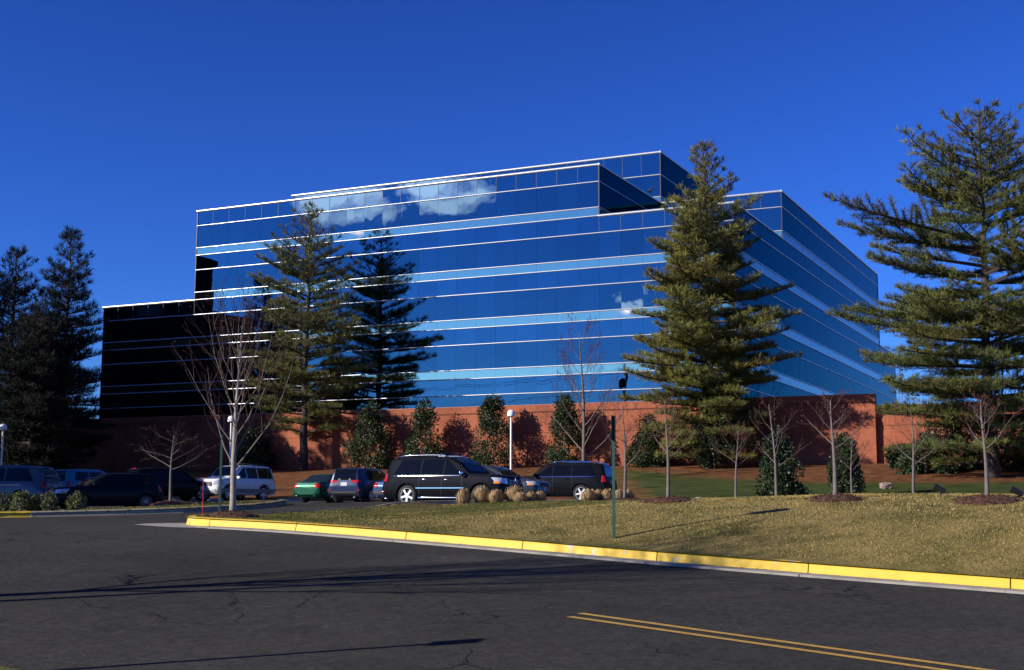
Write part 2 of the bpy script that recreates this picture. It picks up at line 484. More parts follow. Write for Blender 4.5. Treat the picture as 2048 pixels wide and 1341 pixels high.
# ------------------------------------------------------------------ kerbs
def kerb_paint():
    m = mat('kerb_yellow', (.80, .47, .025), .62)
    nt = m.node_tree; N = nt.nodes; L = nt.links; b = N['Principled BSDF']
    tc = N.new('ShaderNodeTexCoord')
    n = N.new('ShaderNodeTexNoise'); n.inputs['Scale'].default_value = 5; n.inputs['Detail'].default_value = 8; L.new(tc.outputs['Object'], n.inputs['Vector'])
    n2 = N.new('ShaderNodeTexNoise'); n2.inputs['Scale'].default_value = .7; n2.inputs['Detail'].default_value = 2; L.new(tc.outputs['Object'], n2.inputs['Vector'])
    ad = N.new('ShaderNodeMath'); ad.operation = 'ADD'; L.new(n.outputs['Fac'], ad.inputs[0]); L.new(n2.outputs['Fac'], ad.inputs[1])
    r = N.new('ShaderNodeValToRGB'); r.color_ramp.elements[0].position = .625; r.color_ramp.elements[1].position = .632
    h = N.new('ShaderNodeMath'); h.operation = 'MULTIPLY'; h.inputs[1].default_value = .5; L.new(ad.outputs[0], h.inputs[0]); L.new(h.outputs[0], r.inputs['Fac'])
    d = N.new('ShaderNodeTexNoise'); d.inputs['Scale'].default_value = 2.5; d.inputs['Detail'].default_value = 7; L.new(tc.outputs['Object'], d.inputs['Vector'])
    dm = N.new('ShaderNodeMapRange'); dm.inputs['From Min'].default_value = .4; dm.inputs['From Max'].default_value = .75; dm.inputs['To Max'].default_value = .35; L.new(d.outputs['Fac'], dm.inputs['Value'])
    m1 = N.new('ShaderNodeMixRGB'); L.new(dm.outputs[0], m1.inputs[0]); m1.inputs[1].default_value = (.66, .42, .018, 1); m1.inputs[2].default_value = (.50, .30, .018, 1)
    m2 = N.new('ShaderNodeMixRGB'); L.new(r.outputs[0], m2.inputs[0]); L.new(m1.outputs[0], m2.inputs[1]); m2.inputs[2].default_value = (.45, .40, .30, 1)
    L.new(m2.outputs[0], b.inputs['Base Color'])
    bp = N.new('ShaderNodeBump'); bp.inputs['Strength'].default_value = .4; bp.inputs['Distance'].default_value = .01
    L.new(n.outputs['Fac'], bp.inputs['Height']); L.new(bp.outputs[0], b.inputs['Normal'])
    return m
M_YEL = kerb_paint()
M_CONC = mat('kerb_concrete', (.32, .27, .185), .85, noise=(3, .7, (.19, .17, .14)), bump=(30, .3, .01))
M_GUT = mat('gutter_concrete', (.30, .275, .235), .85, noise=(2.5, .7, (.19, .175, .15)), bump=(40, .3, .008))

def resample(pts, step):
    out = [Vector(pts[0])]; 
    for a, b in zip(pts, pts[1:]):
        a, b = Vector(a), Vector(b); n = max(1, int(round((b - a).length / step)))
        for k in range(1, n + 1): out.append(a.lerp(b, k / n))
    return out
def chaikin(pts, n=2):
    pts = [Vector(p) for p in pts]
    for _ in range(n):
        o = [pts[0]]
        for a, b in zip(pts, pts[1:]): o += [a.lerp(b, .25), a.lerp(b, .75)]
        pts = o + [pts[-1]]
    return pts
def sweep(name, path, prof, side, m, parent, zoff=0.0):
    """profile (distance behind the kerb line, height) swept along a plan path; side = +1 when behind is to the left of travel"""
    mb = MB(); vs = []; n = len(prof)
    for i, p in enumerate(path):
        t = (path[min(i + 1, len(path) - 1)] - path[max(i - 1, 0)]).normalized()
        nrm = Vector((-t.y, t.x)) * side
        z0 = z_pave(p.x, p.y) + zoff
        for d, h in prof: vs.append((p.x + nrm.x * d, p.y + nrm.y * d, z0 + h))
    fs = []
    for i in range(len(path) - 1):
        for k in range(n):
            fs.append((i * n + k, i * n + (k + 1) % n, (i + 1) * n + (k + 1) % n, (i + 1) * n + k))
    fs += [tuple(range(n)), tuple(reversed([(len(path) - 1) * n + k for k in range(n)]))]
    mb.add(vs, fs)
    me = mb.mesh(name); bm = bmesh.new(); bm.from_mesh(me); bmesh.ops.recalc_face_normals(bm, faces=bm.faces); bm.to_mesh(me); bm.free()
    return link_mesh(name, me, m, parent)
KPROF = [(0, -.12), (.0, .0), (.035, .145), (.055, .176), (.09, .187), (.20, .192), (.215, .18), (.215, -.25), (0, -.25)]
GPROF = [(-.40, .004), (-.012, .012), (-.012, -.15), (-.40, -.15)]
kerb = tag(empty('yellow_kerb', (0, 0, 0)), 'bright yellow painted kerb along the front lawn', 'kerb', kind='structure')
gut = tag(empty('gutter', (0, 0, 0)), 'pale concrete gutter strip below the yellow kerb', 'gutter', kind='structure')
def cut(path, a, b):
    """piece of a polyline between lengths a and b"""
    out = []; s = 0
    for p, q in zip(path, path[1:]):
        l = (q - p).length
        for t in ((a - s) / l, None, (b - s) / l):
            pass
        s0, s1 = s, s + l
        if s1 > a and s0 < b:
            ta, tb = max(0, (a - s0) / l), min(1, (b - s0) / l)
            if not out: out.append(p.lerp(q, ta))
            out.append(p.lerp(q, tb))
        s = s1
    return out
def plen(path): return sum((b - a).length for a, b in zip(path, path[1:]))
for i, (a, b) in enumerate(zip(FRONT[:-2], FRONT[1:-1])):
    pa, pb = Vector(a), Vector(b); d = (pb - pa).normalized() * .011
    path = resample([pa + d, pb - d], .5)
    sweep('kerb_stone', path, KPROF, 1, M_YEL, kerb)
    if i > 0: sweep('gutter_slab', resample([pa + d * .4, pb - d * .4], .5), GPROF, 1, M_GUT, gut, .004)
nb = chaikin(NOSEBACK, 2)
tl = plen(nb); s = .0; i = 0
gk = tag(empty('concrete_kerb', (0, 0, 0)), 'plain pale concrete kerb between lawn and car park', 'kerb', kind='structure')
while s < tl - .5:
    e = min(tl, s + (1.4 if i == 0 else 3.0))
    sweep('kerb_stone', cut(nb, s + .01, e - .01), KPROF, -1, M_YEL if i == 0 else M_CONC, kerb if i == 0 else gk)
    s = e; i += 1
ti = chaikin(ISLAND[:14], 1); tl = plen(ti); s = 0; i = 0
ik = tag(empty('island_kerb', (0, 0, 0)), 'kerb of the shaded island, part yellow, part bare concrete', 'kerb', kind='structure')
while s < tl - .5:
    e = min(tl, s + 3.0)
    seg = cut(ti, s + .01, e - .01)
    sweep('kerb_stone', seg, KPROF, 1, M_YEL if seg[-1].x < -15.0 and seg[0].y < 43.5 else M_CONC, ik)
    s = e; i += 1
# nose apron of concrete
ap = MB()
apx = [(-8.55, 29.75), (-8.1, 29.25), (-7.3, 28.75), (-6.5, 28.55), (-6.72, 29.08), (-7.24, 29.5), (-7.5, 30.15), (-7.62, 30.9), (-8.1, 30.9), (-8.45, 30.4)]
ap.add([(x, y, z_pave(x, y) + .006) for x, y in apx], [tuple(range(len(apx)))])
ap.build('gutter_slab', M_GUT, gut)

# ------------------------------------------------------------------ painted lines
M_LINE_Y = mat('line_yellow', (.58, .33, .045), .7, noise=(14, .55, (.20, .13, .04)))
M_LINE_W = mat('line_white', (.55, .55, .53), .7, noise=(9, .6, (.25, .25, .25)))
def strip(name, a, b, w, m, zo=.005, step=.6):
    a, b = Vector(a), Vector(b); t = (b - a).normalized(); n = Vector((-t.y, t.x)) * w / 2
    path = resample([a, b], step); mb = MB(); vs = []
    for p in path:
        for s_ in (1, -1):
            q = p + n * s_; vs.append((q.x, q.y, z_pave(p.x, p.y) + zo))
    mb.add(vs, [(2 * i, 2 * i + 1, 2 * i + 3, 2 * i + 2) for i in range(len(path) - 1)])
    me = mb.mesh(name); bm = bmesh.new(); bm.from_mesh(me); bmesh.ops.recalc_face_normals(bm, faces=bm.faces)
    if sum(f.normal.z for f in bm.faces) < 0: bmesh.ops.reverse_faces(bm, faces=bm.faces)
    bm.to_mesh(me); bm.free()
    return link_mesh(name, me, m, road)
ld = (Vector((4.47, 13.85)) - Vector((.78, 17.03))).normalized(); ln = Vector((-ld.y, ld.x))
p0 = Vector((.76, 17.08))
strip('centre_line', p0 - ln * .005, p0 + ld * 40, .145, M_LINE_Y)
strip('centre_line', p0 + ln * .30 + ld * -.06, p0 + ln * .30 + ld * 40, .145, M_LINE_Y)
def stall(x, y, n, dirv, off, ln_):
    d = Vector(dirv).normalized()
    for k in range(n):
        a = Vector((x, y)) + Vector(off) * k
        strip('parking_line', a, a + d * ln_, .11, M_LINE_W)
stall(-22.5, 70.5, 10, (U_B.x, U_B.y), (-U_A.x * 2.75, -U_A.y * 2.75), 5.2)
stall(-14.0, 58.0, 5, (U_B.x, U_B.y), (-U_A.x * 2.75, -U_A.y * 2.75), 5.0)

# ------------------------------------------------------------------ office building
def BP(a, b, z=0.0):
    p = CORNER + U_A * a + U_B * b
    return Vector((p.x, p.y, z))
def glass(name, tint, rough=.012, wob=.0028, edge=None):
    m = bpy.data.materials.new(name); m.use_nodes = True
    nt = m.node_tree; N = nt.nodes; L = nt.links; b = N['Principled BSDF']
    b.inputs['Base Color'].default_value = (*tint, 1)
    b.inputs['Metallic'].default_value = 1.0
    b.inputs['Roughness'].default_value = rough
    if edge: b.inputs['Specular Tint'].default_value = (*edge, 1)
    tc = N.new('ShaderNodeTexCoord'); oi = N.new('ShaderNodeObjectInfo')
    cx = N.new('ShaderNodeCombineXYZ')
    for i, k in enumerate((37.0, 91.0, 53.0)):
        ml = N.new('ShaderNodeMath'); ml.operation = 'MULTIPLY'; ml.inputs[1].default_value = k; L.new(oi.outputs['Random'], ml.inputs[0]); L.new(ml.outputs[0], cx.inputs[i])
    ad = N.new('ShaderNodeVectorMath'); L.new(tc.outputs['Object'], ad.inputs[0]); L.new(cx.outputs[0], ad.inputs[1])
    n = N.new('ShaderNodeTexNoise'); n.inputs['Scale'].default_value = .75; n.inputs['Detail'].default_value = 1.5; L.new(ad.outputs[0], n.inputs['Vector'])
    bp = N.new('ShaderNodeBump'); bp.inputs['Strength'].default_value = 1; bp.inputs['Distance'].default_value = wob
    L.new(n.outputs['Fac'], bp.inputs['Height']); L.new(bp.outputs[0], b.inputs['Normal'])
    # slight dirt and tone differences from pane to pane
    hv = N.new('ShaderNodeHueSaturation'); hv.inputs['Color'].default_value = (*tint, 1)
    mr = N.new('ShaderNodeMapRange'); mr.inputs['To Min'].default_value = .93; mr.inputs['To Max'].default_value = 1.07; L.new(oi.outputs['Random'], mr.inputs['Value'])
    L.new(mr.outputs[0], hv.inputs['Value']); L.new(hv.outputs[0], b.inputs['Base Color'])
    return m
G_VIS = glass('window_glass', (.098, .178, .195))
G_SPA = glass('spandrel_glass', (.12, .215, .24))
G_VIS_DIM = glass('side_window_glass_dimmed', (.014, .030, .034), edge=(.36, .51, .55))  # dimmer reflection of the side faces put into tint and edge colour, all three
G_SPA_DIM = glass('side_spandrel_glass_dimmed', (.017, .035, .040), edge=(.38, .53, .57))
G_STR_DIM = glass('side_strip_glass_dimmed', (.18, .20, .18), .03, edge=(.70, .78, .80))
G_STR = glass('strip_glass', (.98, .80, .44), .03)
M_CORE = mat('building_core', (.045, .05, .06), .6)
M_ALU = mat('aluminium', (.44, .46, .50), .34, metal=.5, coat=.7)
LV = [28.65, 27.30, 25.30, 24.63, 23.30, 21.30, 20.63, 19.30, 17.30, 16.60, 15.28, 13.28, 12.58, 11.27, 9.27, 8.60]
TYPES = ['spandrel', 'window', 'strip']
office = tag(empty('office_building', BP(0, 0, 4.5)), 'stepped mirror-glass office building with blue panes and white metal lines', 'building')
def keep_world(o, parent):
    o.parent = parent
    o.matrix_parent_inverse = parent.matrix_world.inverted()
bpy.context.view_layer.update()
def child(name, mb_or_me, m, **k):
    me = mb_or_me if isinstance(mb_or_me, bpy.types.Mesh) else mb_or_me.mesh(name, **k)
    o = link_mesh(name, me, m); o.parent = office; o.matrix_parent_inverse = OFF_INV
    return o
OFF_INV = Matrix.Translation(-BP(0, 0, 4.5))
def prism(a0, a1, b0, b1, z0, z1):
    mb = MB()
    vs = [BP(a, b, z) for z in (z0, z1) for a, b in ((a0, b0), (a1, b0), (a1, b1), (a0, b1))]
    mb.add(vs, [(3, 2, 1, 0), (4, 5, 6, 7), (0, 1, 5, 4), (1, 2, 6, 5), (2, 3, 7, 6), (3, 0, 4, 7)])
    me = mb.mesh('wall'); bm = bmesh.new(); bm.from_mesh(me); bmesh.ops.recalc_face_normals(bm, faces=bm.faces); bm.to_mesh(me); bm.free()
    return me
i_ = .055
child('wall', prism(i_, 59.5 - i_, i_, 57.75, 3.0, 20.58), M_CORE)
child('wall', prism(i_, 40, 57.7, 68 - i_, 3.0, 20.56), M_CORE)
child('wall', prism(i_, 49 - i_, i_ + .002, 57.75 - i_, 20.5, 24.58), M_CORE)
child('wall', prism(10.5 + i_, 49 - i_ - .002, i_ + .004, 14.5, 24.5, 28.60), M_CORE)
child('wall', prism(i_ + .002, 49 - i_ - .004, 14.26 + i_, 57.75 - i_ - .002, 24.5, 28.58), M_CORE)
child('wall', prism(10.5 + i_ + .002, 49 - i_ - .006, 14.26 + i_ + .002, 27.3, 28.5, 33.15), M_CORE)
# faces: start (a, b), runs along 'A' or 'B', length, panels, levels
LOW = [z for z in LV if z <= 24.63]; WING = [z for z in LV if z <= 20.63]
FACES = [
    (10.5, 0, 'A', 38.5, 22, LV), (0, 0, 'A', 10.5, 6, LOW), (49, 0, 'A', 10.5, 6, WING),
    (10.5, 0, 'B', 14.26, 6, LV[:4]), (0, 14.26, 'A', 10.5, 6, LV[:4]),
    (10.5, 14.26, 'A', 38.5, 22, [33.2, 31.18, 29.22, 28.65]), (10.5, 14.26, 'B', 13.04, 6, [33.2, 31.18, 29.22, 28.65]),
    (0, 0, 'B', 14.26, 6, LOW), (0, 14.26, 'B', 43.49, 18, LV), (0, 57.75, 'B', 10.2, 4, WING)]
prnd = random.Random(11)
pane_meshes = {}
panes = []
GAP = .011
for fa, fb, run, ln_, n, lev in FACES:
    d = U_A if run == 'A' else U_B
    nrm = -U_B if run == 'A' else -U_A
    w = ln_ / n
    for r in range(len(lev) - 1):
        if lev[r] <= 9.0: continue
        ty = TYPES[r % 3]
        h = lev[r] - lev[r + 1]
        for k in range(n):
            c = BP(fa, fb) + d * (w * (k + .5)); c.z = (lev[r] + lev[r + 1]) / 2
            view = (c - Vector((0, 0, EYE)))
            area = w * h * max(0, -view.normalized().dot(nrm)) / view.length ** 2
            panes.append((area, c.copy(), nrm, d, w - GAP, h - .02, ty, run))
panes.sort(key=lambda t: -t[0])
GM = {('window', 'A'): G_VIS, ('spandrel', 'A'): G_SPA, ('strip', 'A'): G_STR, ('window', 'B'): G_VIS_DIM, ('spandrel', 'B'): G_SPA_DIM, ('strip', 'B'): G_STR_DIM}
rest = {k: MB() for k in GM}
for i, (area, c, nrm, d, w, h, ty, run) in enumerate(panes):
    lean = radians(prnd.gauss(0, .08)); yaw = radians(prnd.gauss(0, .08))
    n2 = (nrm * cos(lean) + Vector((0, 0, 1)) * sin(lean)); n2 = Matrix.Rotation(yaw, 3, 'Z') @ n2
    Y = -n2; X = Y.cross(Vector((0, 0, 1))).normalized(); Z = X.cross(Y)
    R3 = Matrix((X, Y, Z)).transposed()
    c2 = c + Vector(nrm) * -.02
    if i < 298:
        key = (round(w, 3), round(h, 3), ty, run)
        if key not in pane_meshes:
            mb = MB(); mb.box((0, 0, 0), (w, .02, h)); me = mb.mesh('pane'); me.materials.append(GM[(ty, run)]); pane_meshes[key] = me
        o = link_mesh('pane', pane_meshes[key]); o.parent = office
        o.matrix_parent_inverse = OFF_INV
        o.matrix_basis = Matrix.Translation(c2) @ R3.to_4x4()
    else:
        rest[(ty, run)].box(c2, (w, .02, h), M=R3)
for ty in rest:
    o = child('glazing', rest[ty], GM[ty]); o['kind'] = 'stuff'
# metal lines
def bar(name, a, b, nrm, z, hh, dep, over=0.0):
    a, b = Vector(a), Vector(b); t = (b - a).normalized(); a = a - t * over; b = b + t * over
    mb = MB(); prof = [(-.05, hh / 2)] + [(dep * cos(radians(x)), hh / 2 * sin(radians(x))) for x in (80, 55, 30, 0, -30, -55, -80)] + [(-.05, -hh / 2)]
    vs = []
    for p in (a, b):
        for o_, z_ in prof: vs.append((p.x + nrm.x * o_, p.y + nrm.y * o_, z + z_))
    n = len(prof)
    fs = [(k, (k + 1) % n, n + (k + 1) % n, n + k) for k in range(n)] + [tuple(range(n)), tuple(reversed(range(n, 2 * n)))]
    mb.add(vs, fs)
    me = mb.mesh(name, smooth=True, angle=50); bm = bmesh.new(); bm.from_mesh(me); bmesh.ops.recalc_face_normals(bm, faces=bm.faces); bm.to_mesh(me); bm.free()
    return child(name, me, M_ALU)
for fa, fb, run, ln_, n, lev in FACES:
    d = U_A if run == 'A' else U_B
    nrm = -U_B if run == 'A' else -U_A
    a = BP(fa, fb); b = a + d * ln_
    for r, z in enumerate(lev):
        if z < 9.5: continue
        last = r == len(lev) - 1
        if r == 0: bar('coping', a, b, nrm, z - .02, .22 if run == 'A' else .17, .10, .09)
        elif not last: bar('trim', a, b, nrm, z, .10, .06, .01)
# thin vertical joints of light metal on the parapet rows
for fa, fb, run, ln_, n, lev in FACES:
    if run != 'A': continue
    mb = MB(); z0, z1 = lev[1], lev[0]
    for k in range(n + 1):
        c = BP(fa, fb) + U_A * (ln_ / n * k); c.z = (z0 + z1) / 2
        mb = MB(); mb.box(c - U_B * .006, (.016, .03, z1 - z0 - .1), rz=atan2(U_A.y, U_A.x)); child('mullion', mb, mat('joint_metal', (.11, .12, .15), .5, metal=.2))
# slim corner posts
for a, b, z0, z1 in ((10.5, 0, 24.6, 28.6), (0, 0, 9, 24.5), (49, 0, 20.6, 28.5), (0, 14.26, 24.6, 28.5), (10.5, 14.26, 28.6, 33.1), (0, 57.75, 20.6, 28.5)):
    mb = MB(); mb.box(BP(a, b, (z0 + z1) / 2), (.07, .07, z1 - z0), rz=atan2(U_A.y, U_A.x)); child('corner_post', mb, mat('post_dark', (.05, .035, .03), .4, metal=.6))

# dark neighbouring block whose shaded side the glass mirrors
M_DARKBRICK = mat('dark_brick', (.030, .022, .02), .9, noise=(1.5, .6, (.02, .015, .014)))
nbk = Vector((-49.5, 101.6, 4.5))
nb_ = tag(empty('neighbour_block', nbk), 'dark brick office block beyond the pines', 'building')
def nprism(a0, a1, b0, b1, z0, z1, name='wall', m=M_DARKBRICK):
    mb = MB()
    vs = [U_A * a + U_B * b + Vector((0, 0, z)) for z in (z0, z1) for a, b in ((a0, b0), (a1, b0), (a1, b1), (a0, b1))]
    mb.add(vs, [(3, 2, 1, 0), (4, 5, 6, 7), (0, 1, 5, 4), (1, 2, 6, 5), (2, 3, 7, 6), (3, 0, 4, 7)])
    me = mb.mesh(name); bm = bmesh.new(); bm.from_mesh(me); bmesh.ops.recalc_face_normals(bm, faces=bm.faces); bm.to_mesh(me); bm.free()
    return link_mesh(name, me, m, nb_)
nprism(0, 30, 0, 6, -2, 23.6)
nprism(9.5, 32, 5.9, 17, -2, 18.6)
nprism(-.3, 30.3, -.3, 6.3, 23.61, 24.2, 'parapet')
nprism(.4, 30, -8, .02, -2, 18.8)  # unseen annex added to shade the left part of the brick wall
M_DW = mat('dark_window', (.01, .012, .016), .1, spec=.6)
for fl in range(6):
    for k in range(7):
        nprism(2 + 4 * k, 4.8 + 4 * k, 6.0, 6.03, 2 + 3.9 * fl, 4.1 + 3.9 * fl, 'window', M_DW) if k == 0 else None
        nprism(10.4 + 3.4 * k, 12.6 + 3.4 * k, 17.0, 17.03, 2 + 3.9 * fl, 4.1 + 3.9 * fl, 'window', M_DW) if k < 6 and fl < 4 else None

# ------------------------------------------------------------------ brick wall
def brick_material(name, vertical=False):
    m = bpy.data.materials.new(name); m.use_nodes = True
    nt = m.node_tree; N = nt.nodes; L = nt.links; b = N['Principled BSDF']
    tc = N.new('ShaderNodeTexCoord'); sp = N.new('ShaderNodeSeparateXYZ'); L.new(tc.outputs['Object'], sp.inputs[0])
    cb = N.new('ShaderNodeCombineXYZ'); L.new(sp.outputs[0], cb.inputs[0]); L.new(sp.outputs[2], cb.inputs[1])
    br = N.new('ShaderNodeTexBrick'); L.new(cb.outputs[0], br.inputs['Vector'])
    br.inputs['Color1'].default_value = (.37, .100, .048, 1); br.inputs['Color2'].default_value = (.27, .073, .037, 1); br.inputs['Mortar'].default_value = (.31, .17, .115, 1)
    br.inputs['Scale'].default_value = 1.0; br.inputs['Mortar Size'].default_value = .006
    br.inputs['Brick Width'].default_value = .075 if vertical else .21
    br.inputs['Row Height'].default_value = .6 if vertical else .075
    if vertical: br.offset = 0
    n = N.new('ShaderNodeTexNoise'); n.inputs['Scale'].default_value = .45; n.inputs['Detail'].default_value = 7; L.new(tc.outputs['Object'], n.inputs['Vector'])
    r = N.new('ShaderNodeValToRGB'); r.color_ramp.elements[0].position = .3; r.color_ramp.elements[0].color = (.72, .68, .66, 1); r.color_ramp.elements[1].position = .7; r.color_ramp.elements[1].color = (1.16, 1.14, 1.1, 1)
    L.new(n.outputs['Fac'], r.inputs['Fac'])
    mx = N.new('ShaderNodeMixRGB'); mx.blend_type = 'MULTIPLY'; mx.inputs[0].default_value = 1; L.new(br.outputs['Color'], mx.inputs[1]); L.new(r.outputs[0], mx.inputs[2])
    L.new(mx.outputs[0], b.inputs['Base Color']); b.inputs['Roughness'].default_value = .9; b.inputs['Specular IOR Level'].default_value = .2
    bp = N.new('ShaderNodeBump'); bp.inputs['Strength'].default_value = .6; bp.inputs['Distance'].default_value = .01; bp.invert = True
    L.new(br.outputs['Fac'], bp.inputs['Height']); L.new(bp.outputs[0], b.inputs['Normal'])
    return m
M_BRICK = brick_material('brick_wall'); M_SOLD = brick_material('soldier_brick', True)
wall = empty('brick_wall', BP(0, -WALL_OFF, 4.4), atan2(-U_A.y, -U_A.x))   # local +x runs to the right along the wall, -y faces the car park
tag(wall, 'long red brick retaining wall below the glass building', 'wall')
def wbox(name, x0, x1, y0, y1, z0, z1, m):
    mb = MB(); mb.box(((x0 + x1) / 2, (y0 + y1) / 2, (z0 + z1) / 2 - 4.4), (x1 - x0, y1 - y0, z1 - z0)); return mb.build(name, m, wall)
x = -84.0
while x < 10.2:
    x2 = min(10.2, x + 7.85); top = 10.08
    wbox('wall_panel', x + .008, x2 - .008, 0, .6, 3.2, 8.03, M_BRICK)
    wbox('soldier_course', x + .004, x2 - .004, -.045, .58, 8.032, 8.50, M_SOLD)
    wbox('wall_panel', x + .008, x2 - .008, .02, .6, 8.502, 9.50, M_BRICK)
    wbox('groove_shadow', x + .004, x2 - .004, -.012, .58, 9.502, 9.57, mat('groove_shadow_brick', (.13, .05, .035), .9))  # dark strip painted as the shadow line of the groove under the top course
    wbox('soldier_course', x + .004, x2 - .004, -.05, .62, 9.572, 10.03, M_SOLD)
    wbox('cap', x - .001, x2 + .001, -.07, .66, 10.032, 10.09, mat('brick_cap', (.36, .17, .12), .9, noise=(3, .6, (.26, .11, .075))))
    x = x2
x = 10.2
for k in range(3):
    x2 = x + 4.0
    wbox('wall_panel', x + .008, x2 - .008, .45, 1.0, 3.2, 8.03, M_BRICK)
    wbox('soldier_course', x + .004, x2 - .004, .405, .98, 8.032, 8.50, M_SOLD)
    wbox('wall_panel', x + .008, x2 - .008, .47, 1.0, 8.502, 9.0, M_BRICK)
    wbox('soldier_course', x + .004, x2 - .004, .40, 1.02, 9.002, 9.35, M_SOLD)
    x = x2
lv = empty('louvre_vent', (-66.4, -.02, 1.6)); lv.parent = wall
M_LOUV = mat('louvre_metal', (.07, .05, .045), .5, metal=.3)
mb = MB()
for s_ in (-1, 1): mb.box((s_ * 1.28, -.03, 1.35), (.1, .12, 2.8))
for s_ in (-1, 1): mb.box((0, -.03, 1.35 + s_ * 1.4), (2.66, .12, .1))
mb.build('frame', M_LOUV, lv)
for k in range(14):
    mb = MB(); mb.box((0, -.02, .12 + k * .19), (2.46, .13, .02), M=Matrix.Rotation(radians(35), 3, 'X')); mb.build('slat', M_LOUV, lv)
sg = MB(); sg.box((-40.4, -.03, 1.95 + .9), (.42, .02, .62)); o = sg.build('wall_sign', mat('sign_white', (.75, .75, .74), .5), None)
o.matrix_world = Matrix.Translation(BP(0, -WALL_OFF, 4.4)) @ Matrix.Rotation(atan2(-U_A.y, -U_A.x), 4, 'Z')
tag(o, 'small white notice fixed to the brick wall', 'sign')

# ------------------------------------------------------------------ vegetation
M_BARK = mat('pine_bark', (.075, .055, .045), .95, noise=(6, .8, (.035, .026, .022)), bump=(14, .8, .03))
M_NEEDLE = mat('pine_needles', (.08, .09, .03), .75, spec=.25, attr='tint')
M_GREYBARK = mat('grey_bark', (.15, .12, .105), .9, noise=(7, .7, (.095, .075, .066)), bump=(25, .5, .01))
M_TWIG = mat('twigs', (.095, .058, .048), .9, noise=(3, .6, (.07, .036, .032)), spec=.1)
M_LIMB = mat('limb_bark', (.17, .135, .115), .9, noise=(7, .7, (.11, .08, .07)))
M_BUD = mat('red_buds', (.16, .03, .026), .8, noise=(4, .6, (.10, .025, .022)))
M_HOLLY = mat('holly_leaves', (.03, .045, .015), .5, spec=.35, attr='tint')
M_STEM = mat('shrub_stem', (.16, .13, .10), .9)

def rdir(r, up_bias=0.0):
    while True:
        v = Vector((r.uniform(-1, 1), r.uniform(-1, 1), r.uniform(-1, 1)))
        if .05 < v.length < 1: break
    v.normalize(); v.z += up_bias
    return v.normalized()

